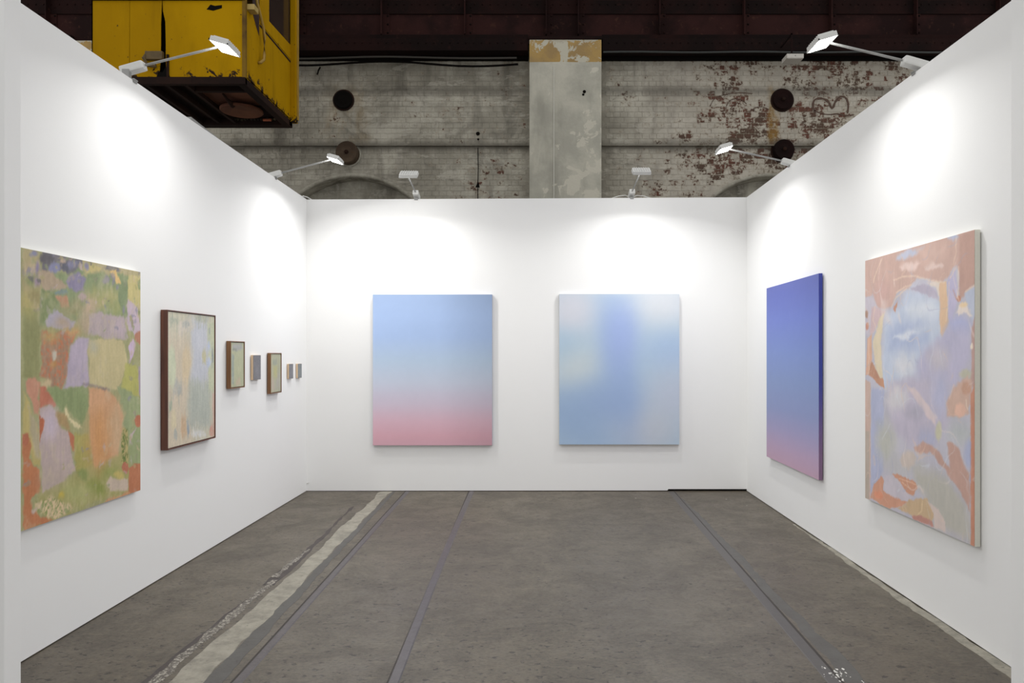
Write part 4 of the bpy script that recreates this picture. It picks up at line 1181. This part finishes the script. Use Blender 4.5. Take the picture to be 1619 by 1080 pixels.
# ---------------------------------------------------------------- floodlights clamped on the booth walls
def flood(label, wallp, nrm, arm_from, arm_to, shift=0.0, lit=True, cable=False, lens_tilt=16, beam=-13):
    """wallp: point on the wall top; nrm: into the booth"""
    n = Vector(nrm).normalized()
    a = Vector((0, 0, 1)).cross(n).normalized()          # along the wall
    t = empty('floodlight', label, 'lamp', wallp, 'floodlights on arms along the booth wall tops')
    base = Vector(wallp)
    def o_(name, bm, m, parent=None, smooth=False):
        o = obj(name, bm, m, parent or t, smooth)
        if parent is None: o.location = -base
        return o
    A = Vector(arm_from); B_ = Vector(arm_to)
    d = (B_ - A).normalized()
    dn = (n * .96 + Vector((0, 0, .27))).normalized()     # clamp body rises with the arm
    up = a.cross(dn) * -1
    if up.z < 0: up = -up
    R = Matrix((dn, a, up)).transposed().to_4x4()
    # clamp body
    bm = BM()
    Mx = Matrix.Translation(A - dn * .075) @ R
    box(bm, -.07, .07, -.03, .03, -.024, .024, Mx, bev=.010)
    o_('clamp_body', bm, M_LAMPW)
    bm = BM()
    zt = base.z
    c = base - n * .045
    Rw = Matrix((n, a, Vector((0, 0, 1)))).transposed().to_4x4()
    box(bm, -.055, .055, -.02, .02, 0.001, .008, Matrix.Translation(c) @ Rw)
    box(bm, -.055, -.049, -.02, .02, -.07, .008, Matrix.Translation(c) @ Rw)
    box(bm, .047, .052, -.018, .018, -.012, .008, Matrix.Translation(c) @ Rw)
    box(bm, -.02, .02, -.014, .014, .008, max(.02, (A - dn * .075).z - zt - .015), Matrix.Translation(c) @ Rw)
    o_('clamp_bracket', bm, M_ARM)
    bm = BM(); tube(bm, [c - n * .05 + Vector((0, 0, .01)), c - n * .05 + Vector((0, 0, .035))], .006, 8)
    o_('clamp_screw', bm, M_CLIP)
    bm = BM(); tube(bm, [A, B_], .0072, 10)
    o_('arm', bm, M_ARM, smooth=True)
    # head
    th = math.radians(lens_tilt)
    w = (n * math.cos(th) - Vector((0, 0, 1)) * math.sin(th)).normalized()
    q = (-n * math.sin(th) - Vector((0, 0, 1)) * math.cos(th)).normalized()
    H = B_ + w * .035 + a * shift - q * .0
    Rh = Matrix((w, a, -q)).transposed().to_4x4()
    Mh = Matrix.Translation(H) @ Rh
    bm = BM(); box(bm, -.055, .055, -.085, .085, .004, .030, Mh, bev=.006)
    hd = o_('lamp_head', bm, M_LAMPW)
    bm = BM()
    box(bm, -.058, .058, -.088, -.082, -.001, .010, Mh); box(bm, -.058, .058, .082, .088, -.001, .010, Mh)
    box(bm, -.058, -.052, -.088, .088, -.001, .010, Mh); box(bm, .052, .058, -.088, .088, -.001, .010, Mh)
    for k in range(7):
        box(bm, -.045, .045, -.066 + k * .022 - .002, -.066 + k * .022 + .002, .030, .038, Mh)
    o_('lamp_rim', bm, M_LAMPW)
    bm = BM(); box(bm, -.052, .052, -.082, .082, .0, .004, Mh)
    o_('lens', bm, M_LENS)
    ld = bpy.data.lights.new('lamp_glow', 'AREA')
    ld.shape = 'RECTANGLE'; ld.size = .10; ld.size_y = .16
    ld.energy = LAMP_WATTS
    ld.color = (1.0, .992, .975)
    ld.spread = math.radians(155)
    lo = bpy.data.objects.new('lamp_glow', ld)
    COL.objects.link(lo); lo.parent = t
    lo.matrix_local = Matrix.Translation(-base) @ Matrix.Translation(H + q * .009) @ Rh @ Matrix.Rotation(math.radians(beam - lens_tilt), 4, 'Y')
    if cable:
        bm = BM()
        for s in (-1, 1):
            tube(bm, [c + a * s * .02 + Vector((0, 0, .02)), c + a * s * .06 + Vector((0, 0, .036)), c + a * s * .13 + Vector((0, 0, .03)), c + a * s * .2 + Vector((0, 0, .006))], .004, 6)
        o_('power_cable', bm, M_LAMPW)
    return t
flood('white floodlight on long arm in front of the yellow crane cab', (-2.347, 4.18, 3.0065), (1, 0, 0), (-2.293, 4.20, 3.107), (-1.862, 4.20, 3.214), lens_tilt=16)
flood('white floodlight on the left wall, lit in front of the left arch plate', (-2.348, 6.453, 2.996), (1, 0, 0), (-2.29, 6.453, 3.045), (-1.846, 6.453, 3.163), lens_tilt=16)
flood('white floodlight on the back wall above the pink and blue painting', (-1.226, D, 2.996), (0, -1, 0), (-1.226, D - .05, 3.06), (-1.222, 6.80, 3.115), shift=.02, lens_tilt=34)
flood('white floodlight on the back wall above the pale blue cloudy painting', (.985, D, 3.008), (0, -1, 0), (.985, D - .05, 3.07), (1.0, 6.80, 3.145), cable=True, lens_tilt=34)
flood('white floodlight on the right wall, far one before the lower right iron plate', (2.153, 6.07, 3.009), (-1, 0, 0), (2.085, 6.07, 3.050), (1.635, 6.07, 3.150), lens_tilt=16)
flood('white floodlight on long arm nearest on the right wall', (2.139, 4.04, 2.999), (-1, 0, 0), (2.07, 4.04, 3.070), (1.655, 4.04, 3.170), lens_tilt=16)
# joint plate and small hook on the wall tops
bm = BM()
hexa(bm, [(-2.352, 4.88, 3.003), (-2.352, 5.28, 3.001), (-2.392, 5.28, 3.001), (-2.392, 4.88, 3.003)], [(-2.352, 4.88, 3.028), (-2.352, 5.28, 3.008), (-2.392, 5.28, 3.008), (-2.392, 4.88, 3.028)])
tag(obj('joint_plate', bm, M_ARM), 'flat grey steel plate joining panels on top of the left booth wall', 'bracket')
bm = BM()
tube(bm, [(-2.37, 7.22, 2.994), (-2.36, 7.26, 3.012), (-2.34, 7.32, 3.014), (-2.31, 7.36, 2.997)], .006, 7)
box(bm, -2.41, -2.36, 7.15, 7.24, 2.993, 3.002)
tag(obj('corner_bracket', bm, M_LAMPW), 'small white bracket in the top of the back left corner', 'bracket')

# ---------------------------------------------------------------- paintings
def vnoise(w, h, X, Y, f, seed):
    r = np.random.RandomState(seed)
    G = r.rand(96, 96)
    x = X * f; y = Y * f
    xi = np.floor(x).astype(int); yi = np.floor(y).astype(int)
    fx = x - xi; fy = y - yi
    fx = fx * fx * (3 - 2 * fx); fy = fy * fy * (3 - 2 * fy)
    g = lambda i, j: G[i % 96, j % 96]
    return (g(yi, xi) * (1 - fx) + g(yi, xi + 1) * fx) * (1 - fy) + (g(yi + 1, xi) * (1 - fx) + g(yi + 1, xi + 1) * fx) * fy
def fbm(X, Y, f, seed, o=3):
    s = 0; a = .5; t = 0
    for k in range(o):
        s = s + a * vnoise(0, 0, X, Y, f * 2 ** k, seed + k * 7); t += a; a *= .5
    return s / t
def sdf(px, py, P_):
    P_ = np.array(P_, float)
    n = len(P_)
    d = np.full(px.shape, 1e9); ins = np.zeros(px.shape, bool)
    for i in range(n):
        a = P_[i]; b = P_[(i + 1) % n]
        e = b - a
        wx = px - a[0]; wy = py - a[1]
        t = np.clip((wx * e[0] + wy * e[1]) / max(1e-9, e @ e), 0, 1)
        d = np.minimum(d, np.hypot(wx - e[0] * t, wy - e[1] * t))
        c = ((a[1] > py) != (b[1] > py)) & (px < (b[0] - a[0]) * (py - a[1]) / (b[1] - a[1] + 1e-12) + a[0])
        ins ^= c
    return np.where(ins, -d, d)
def compose(art, w, h, nx, ny, seed=1, stroke=6.0, brush=(.5, .12), jit=(1.3, 1.2), sat=.78, swirl=0):
    base, ops = art
    u, v = np.meshgrid(np.linspace(0, 1, nx), np.linspace(0, 1, ny))
    X = u * w * 100; Y = v * h * 100          # centimetres
    img = np.ones((ny, nx, 3)) * np.array(base, float)
    img += (fbm(X + 40, Y + 40, .05, seed, 4)[..., None] - .5) * 22
    k = 0
    for op, c, soft, warp, pts, extra in ops:
        k += 1
        wx = (fbm(X + 11 * k, Y + 50, .16, seed + k, 3) - .5) * 4.2 * warp
        wy = (fbm(X + 90, Y + 13 * k, .16, seed + 100 + k, 3) - .5) * 4.2 * warp
        if soft < .7:                          # bristle-frayed edge
            wx += (fbm(X, Y * .35, .9, seed + k + 31, 2) - .5) * .9
            wy += (fbm(X, Y * .35, 1.1, seed + k + 37, 2) - .5) * .9
        P_ = [(a * w * 100, b * h * 100) for a, b in pts]
        if op == 'L':
            d = np.full(X.shape, 1e9)
            for a, b in zip(P_, P_[1:]):
                e = np.array(b) - np.array(a)
                qx = X + wx * .0 + (vnoise(0, 0, X, Y, .3, k) - .5) * 1.2 - a[0]; qy = Y - a[1]
                t = np.clip((qx * e[0] + qy * e[1]) / (e @ e), 0, 1)
                d = np.minimum(d, np.hypot(qx - e[0] * t, qy - e[1] * t))
            al = np.clip(1.2 - d / soft, 0, 1) * .8
            al *= .5 + .5 * fbm(X, Y, .3, k, 2)
        else:
            s = soft * 1.3 if soft < 1.3 else soft * 2.8
            d = sdf(X + wx, Y + wy, P_)
            t = np.clip(.5 - d / (2 * s), 0, 1)
            al = t * t * (3 - 2 * t)
        cc = np.array(c, float)
        lay = np.ones_like(img) * cc
        var = (fbm(X + k * 17, Y * .6 + k * 5, .22, seed + 5 * k, 3) - .5)
        lay = lay + var[..., None] * np.array([16, 13, 12])
        if op == 'S':
            sc = fbm(X * 1.4 + 6 * vnoise(0, 0, X, Y, .2, 3), Y * .8, .75, seed + k, 2)
            m = np.clip((sc - .52) / .05, 0, 1)[..., None]
            lay = lay * (1 - m) + np.array(extra, float) * m
            sc = fbm(X * 1.6, Y * .6 + 30, .8, seed + k + 3, 2)
            m = np.clip((sc - .62) / .05, 0, 1)[..., None] * .6
            lay = lay * (1 - m) + (cc * .8 + 20) * m
        img = img * (1 - al[..., None]) + lay * al[..., None]
    if seed == 3:                          # small broken dabs, thickest along the top and right edge
        rr = np.random.RandomState(8)
        pal = [(168, 162, 112), (128, 150, 105), (142, 140, 122), (122, 126, 156), (184, 168, 132), (152, 156, 96), (172, 160, 168), (96, 102, 110)]
        for q in range(150):
            reg = q % 5
            if reg < 3:
                cu, cv = rr.rand(), 1 - .30 * rr.rand() ** 1.4
            elif reg == 3:
                cu, cv = .88 + .12 * rr.rand(), rr.rand()
            else:
                cu, cv = rr.rand(), .04 + .22 * rr.rand()
            p = pal[rr.randint(len(pal) - (0 if cv > .85 else 1))]
            ra, rb_ = rr.uniform(.5, 2.6), rr.uniform(.4, 1.6)
            an = rr.uniform(0, PI)
            dx = X - cu * w * 100 + (fbm(X, Y, .5, 400 + q, 2) - .5) * 3; dy = Y - cv * h * 100 + (fbm(X, Y, .5, 500 + q, 2) - .5) * 3
            e_ = np.hypot((dx * math.cos(an) + dy * math.sin(an)) / ra, (-dx * math.sin(an) + dy * math.cos(an)) / rb_)
            al = np.clip((1.15 - e_) / .3, 0, 1) * rr.uniform(.3, .75)
            img = img * (1 - al[..., None]) + np.array(p, float) * al[..., None]
    if swirl:                              # thin trailing strokes that follow the folds
        qx = X + 9 * (fbm(X, Y, .045, 301, 2) - .5) * 2
        qy = Y + 9 * (fbm(X, Y, .045, 302, 2) - .5) * 2
        for n_, (fr, cc, wd, am) in enumerate(((.035, (226, 208, 200), .012, .55), (.05, (222, 190, 165), .008, .5), (.045, (158, 160, 190), .012, .4), (.06, (206, 212, 222), .014, .45))):
            f_ = fbm(qx, qy * .7, fr, 310 + n_, 2)
            on = np.clip((fbm(X, Y, .08, 330 + n_, 2) - .45) / .15, 0, 1)
            al = np.clip(1 - np.abs(f_ - .5) / wd, 0, 1) * am * on
            img = img * (1 - al[..., None]) + np.array(cc, float) * al[..., None]
    sm = np.clip((fbm(X, Y * .5, .5, seed + 201, 3) - .52) / .12, 0, 1) * np.clip((fbm(X, Y, .06, seed + 202, 2) - .42) / .2, 0, 1)
    img = img * (1 - .28 * sm[..., None]) + np.array((188, 182, 150.)) * (.28 * sm[..., None]) if seed == 3 else img
    jx, jy = jit
    a1 = (fbm(X, Y * brush[1] * 2, .7, seed + 55, 3) - .5) * 2 * jx
    a2 = (fbm(X * 1.5, Y * brush[1] * 2, .7, seed + 56, 3) - .5) * 2 * jy
    ii = np.clip(np.round(np.arange(ny)[:, None] + a2 / (h * 100) * ny).astype(int), 0, ny - 1)
    jj = np.clip(np.round(np.arange(nx)[None, :] + a1 / (w * 100) * nx).astype(int), 0, nx - 1)
    img = img * .45 + img[ii, jj] * .55
    g = img.mean(-1, keepdims=True)
    img = g + (img - g) * sat
    bs = fbm(X * 1.0, Y * brush[1], brush[0] * 2, seed + 77, 3) - .5
    bs2 = fbm(X, Y, 1.0, seed + 78, 2) - .5
    img += (bs * stroke + bs2 * stroke * .8)[..., None] * np.array([1.2, 1.1, 1.0])
    return np.clip(img, 0, 255)

def grad_img(fn, nx, ny, seed=5):
    u, v = np.meshgrid(np.linspace(0, 1, nx), np.linspace(0, 1, ny))
    img = fn(u, v)
    g = img.mean(-1, keepdims=True)
    img = g + (img - g) * .92
    img += (fbm(u * 10, v * 12, 3, seed, 2)[..., None] - .5) * 2.5
    return np.clip(img, 0, 255)
def ramp(v, stops):
    s = np.array([a for a, _ in stops]); c = np.array([b for _, b in stops], float)
    return np.stack([np.interp(v, s, c[:, i]) for i in range(3)], -1)

def srgb_lin(a):
    a = a / 255.0
    return np.where(a <= .04045, a / 12.92, ((a + .055) / 1.055) ** 2.4)

def m_art(name, rough=.55, weave=300, bump=.08):
    t = NT(name, rough, spec=.35)
    t.link(t.attr('paint')['Color'], t.b.inputs['Base Color'])
    t.bump(t.noise(weave, 2, .5, obj=True), bump, .0015)
    return t.m
M_ART = m_art('painted_canvas')
M_ARTO = m_art('thick_oil_paint', .45, 60, .35)

def picture_face(name, img, o0, ou, ov, mat, parent, gain=1.0, edge=0.0):
    """grid from corner o0 along vectors ou (u) and ov (v); colours per vertex"""
    ny, nx, _ = img.shape
    u, v = np.meshgrid(np.linspace(0, 1, nx), np.linspace(0, 1, ny))
    o0 = np.array(o0); ou = np.array(ou); ov = np.array(ov)
    co = o0 + u[..., None] * ou + v[..., None] * ov
    idx = np.arange(nx * ny).reshape(ny, nx)
    q = np.stack([idx[:-1, :-1], idx[:-1, 1:], idx[1:, 1:], idx[1:, :-1]], -1).reshape(-1, 4)
    me = bpy.data.meshes.new(name)
    me.from_pydata(co.reshape(-1, 3).tolist(), [], q.tolist())
    at = me.color_attributes.new('paint', 'FLOAT_COLOR', 'POINT')
    c = np.ones((nx * ny, 4)); c[:, :3] = np.clip(srgb_lin(img.reshape(-1, 3)) * gain, 0, .95)
    at.data.foreach_set('color', c.ravel())
    me.materials.append(mat)
    o = bpy.data.objects.new(name, me)
    COL.objects.link(o); o.parent = parent
    return o

def frame_axes(side):
    # (u direction, normal into the room)
    return {'left': (Vector((0, 1, 0)), Vector((1, 0, 0))), 'right': (Vector((0, -1, 0)), Vector((-1, 0, 0))), 'back': (Vector((1, 0, 0)), Vector((0, -1, 0)))}[side]

def canvas(label, side, corner, w, h, t, img, mat, edge_m, group, gain=1.0, stand=.004, face='canvas', rot=0.0, framed=None):
    """corner: lower corner at u=0 on the wall face; box of thickness t, painting on its face"""
    U, N = frame_axes(side)
    e = empty('painting', label, 'painting', corner, group, rot)
    Z = Vector((0, 0, 1))
    R = Matrix((U, N, Z)).transposed().to_4x4()
    def loc(bm_fn, name, m):
        bm = BM(); bm_fn(bm)
        for v in bm.verts: v.co = R @ v.co
        bmesh.ops.recalc_face_normals(bm, faces=bm.faces[:])
        return obj(name, bm, m, e)
    if framed is None:
        loc(lambda b: box(b, 0, w, stand, t - .001, 0, h, bev=.0015), 'stretcher' if face == 'canvas' else 'wood_panel', edge_m)
        f = t
        a0, a1, b0, b1 = .001, w - .001, .001, h - .001
    else:
        fm, fin, lip = framed
        def fr(b):
            box(b, 0, lip, stand, t, 0, h, bev=.001); box(b, w - lip, w, stand, t, 0, h, bev=.001)
            box(b, lip, w - lip, stand, t, 0, lip, bev=.001); box(b, lip, w - lip, stand, t, h - lip, h, bev=.001)
        loc(fr, 'frame', fm)
        loc(lambda b: box(b, lip, w - lip, stand, t - .014, lip, h - lip), 'rebate', fin)
        g = lip + .004
        loc(lambda b: box(b, g, w - g, t - .016, t - .0055, g, h - g, bev=.001), 'stretcher', edge_m)
        f = t - .005
        a0, a1, b0, b1 = g, w - g, g, h - g
    def to(u, n, z): return tuple(R @ Vector((u, n, z)))
    o0 = Vector(to(a0, f, b0)); ou = Vector(to(a1, f, b0)) - o0; ov = Vector(to(a0, f, b1)) - o0
    pf = picture_face('painted_face', img, o0, ou, ov, mat, e, gain)
    # make the face look into the room
    nrm = ou.cross(ov)
    if nrm.dot(N) < 0:
        pf.data.flip_normals()
    return e

# big garden-coloured abstract, left wall
G = compose(GARDEN, .985, 1.28, 200, 260, 3, 11.0, sat=.74)
canvas('large green, lilac and orange abstract canvas at front of the left wall', 'left', (-2.347, 3.205, .610), .985, 1.28, .030, G + np.array([7, 0, -4.0]), M_ART, M_CANVAS, 'paintings hung on the left wall', gain=1.2)
# framed pale abstract
S = compose(STREAK, .671, .877, 130, 180, 8, 16.0, (.35, .10), (3.0, 11.0))
canvas('tall pale cream and grey abstract in a deep dark walnut frame', 'left', (-2.347, 4.466, .806), .671, .880, .047, S, M_ARTO, M_CANVAS, 'paintings hung on the left wall', gain=1.12, framed=(M_WALNUT, M_WALNUT_IN, .007))

def small_img(base, ops, w, h, seed, st=10):
    return compose((base, ops), w, h, 50, 70, seed, st, (.6, .12))
i2 = small_img((170, 172, 140), [('P', (178, 180, 140), 2, 1, [(0, 0), (.9, 0), (1, 1), (0, 1)], None), ('P', (150, 162, 150), 1, 1, [(.05, .1), (.22, .1), (.25, .7), (.08, .75)], None), ('P', (165, 165, 160), 1, 1, [(.1, .82), (.9, .85), (.8, .97), (.1, .95)], None), ('P', (186, 170, 140), 1, 1, [(.35, .04), (.8, .04), (.7, .18), (.4, .15)], None), ('P', (140, 145, 130), .6, .6, [(.12, .82), (.5, .8), (.45, .86), (.15, .87)], None)], .26, .36, 21)
i4 = small_img((168, 168, 136), [('P', (165, 160, 148), 2, 1, [(.5, .1), (.9, .1), (.95, .5), (.6, .5)], None), ('P', (176, 172, 110), 1.5, 1, [(.3, .4), (.6, .4), (.6, .7), (.3, .7)], None), ('P', (150, 155, 135), 1, 1, [(.2, .72), (.7, .75), (.6, .9), (.2, .88)], None), ('P', (178, 165, 145), 1, 1, [(.1, .05), (.4, .05), (.3, .4), (.1, .35)], None)], .26, .36, 23)
canvas('small olive green abstract in brown wood frame, beside the large walnut frame', 'left', (-2.347, 5.413, 1.144), .262, .363, .038, i2, M_ARTO, M_CANVAS, 'paintings hung on the left wall', gain=1.1, framed=(M_OAK, M_WALNUT_IN, .007))
canvas('small olive and mauve abstract in brown frame, between slate grey panels', 'left', (-2.347, 6.237, 1.059), .264, .358, .036, i4, M_ARTO, M_CANVAS, 'paintings hung on the left wall', gain=1.1, framed=(M_OAK, M_WALNUT_IN, .007))
for lab, y, z, w, h, t, c, sd, rt in (('slate grey painted wood panel between the two small framed works', 5.878, 1.194, .162, .205, .024, (116, 114, 120), 31, 0),
                              ('tiny slate grey wood panel, left one of the pair near the corner', 6.738, 1.173, .115, .141, .022, (112, 112, 120), 32, 0),
                              ('tiny slate grey wood panel nearest the back left corner', 6.988, 1.171, .115, .141, .022, (112, 120, 124), 33, 0)):
    im = compose((c, [('P', tuple(x + 10 for x in c), 1.5, 1, [(.3, .2), (.7, .1), (.8, .5), (.3, .6)], None)]), w, h, 30, 40, sd, 16, (.8, .8))
    canvas(lab, 'left', (-2.347, y, z), w, h, t, im, M_ARTO, M_PLY, 'paintings hung on the left wall', gain=1.05, face='panel', rot=rt)

# back wall
def sky1(u, v):
    c = ramp(v, [(0, (204, 158, 172)), (.06, (212, 162, 176)), (.16, (212, 174, 190)), (.27, (200, 186, 204)), (.42, (188, 196, 215)), (.56, (172, 192, 216)), (.72, (156, 180, 220)), (.86, (154, 178, 218)), (1, (146, 168, 205))])
    r = np.clip((u - .55) / .45, 0, 1)[..., None]
    c = c * (1 - .10 * r) + np.array([150, 170, 190]) * .0 * r
    l = np.clip((.35 - u) / .35, 0, 1)[..., None]
    return c * (1 + .02 * l)
canvas('sunset gradient canvas, blue fading to pink, on the left of the back wall', 'back', (-1.662, D, .474), 1.218, 1.541, .038, grad_img(sky1, 50, 64), M_ART, plain('grey_blue_canvas_edge', (168, 172, 190), .8), 'paintings hung on the back wall', gain=1.1)
def sky2(u, v):
    base = np.ones(u.shape + (3,)) * np.array([168, 192, 212.])
    def blob(c, x, y, rx, ry, k=1.0, p=1.2, ang=0):
        nonlocal base
        ca, sa = math.cos(ang), math.sin(ang)
        dx = (u - x); dy = (v - y) * 1.27
        X = (dx * ca + dy * sa) / rx; Y = (-dx * sa + dy * ca) / ry
        a = np.exp(-(X * X + Y * Y) ** p)[..., None] * k
        base = base * (1 - a) + np.array(c, float) * a
    blob((150, 176, 212), .30, .14, .42, .34, .85)
    blob((206, 210, 216), .86, .95, .34, .26, .95)
    blob((202, 204, 214), .10, .90, .26, .24, .95)
    blob((162, 188, 210), .02, .66, .20, .13, .7)
    blob((192, 202, 206), .14, .50, .28, .17, .85, 1.0, .5)
    blob((144, 170, 206), .10, .22, .30, .22, .8)
    blob((160, 184, 216), .92, .62, .24, .18, .85)
    blob((184, 192, 210), .96, .32, .30, .26, .85)
    blob((188, 194, 206), .74, .10, .28, .22, .9)
    blob((148, 172, 214), .50, .50, .15, .60, .9, 1.2, .14)
    blob((152, 172, 222), .52, .74, .15, .28, .8)
    blob((144, 168, 208), .42, .30, .22, .18, .7)
    blob((204, 208, 214), .5, 1.03, .8, .05, .4)
    return base
canvas('hazy pale blue and white cloud canvas on the right of the back wall', 'back', (.240, D, .483), 1.226, 1.537, .038, grad_img(sky2, 60, 76), M_ART, plain('pale_canvas_edge', (196, 200, 206), .8), 'paintings hung on the back wall', gain=1.1)

# right wall (u runs from the far edge towards the camera)
def dusk(u, v):
    return ramp(v, [(0, (196, 160, 184)), (.08, (188, 160, 192)), (.18, (164, 156, 198)), (.30, (140, 152, 200)), (.45, (132, 152, 202)), (.62, (122, 144, 208)), (.80, (108, 126, 206)), (.93, (94, 108, 190)), (1, (90, 102, 182))])
def edge_ramp():
    t = NT('deep_blue_canvas_edge', .6)
    x, y, z = t.xyz()
    t.col(t.mix(t.step(z, .5, 1.3), (128, 98, 130), (50, 62, 150)))
    return t.m
# canvases on the right wall follow its slight toe-in
ang = math.atan2(.033, D - 2.9)
canvas('tall violet blue to mauve gradient canvas, far one on the right wall', 'right', (2.153, 6.567, .466), 1.236, 1.545, .032, grad_img(dusk, 40, 60), M_ART, edge_ramp(), 'paintings hung on the right wall', gain=.97, rot=-ang)
CL = compose(CLOUDS, 1.157, 1.520, 240, 316, 14, 4.0, jit=(.7, .7), swirl=1)
canvas('large salmon and lavender swirling abstract canvas nearest on the right wall', 'right', (2.1415, 4.579, .486), 1.157, 1.520, .031, CL, M_ART, M_CANVAS, 'paintings hung on the right wall', gain=1.22, rot=-ang)
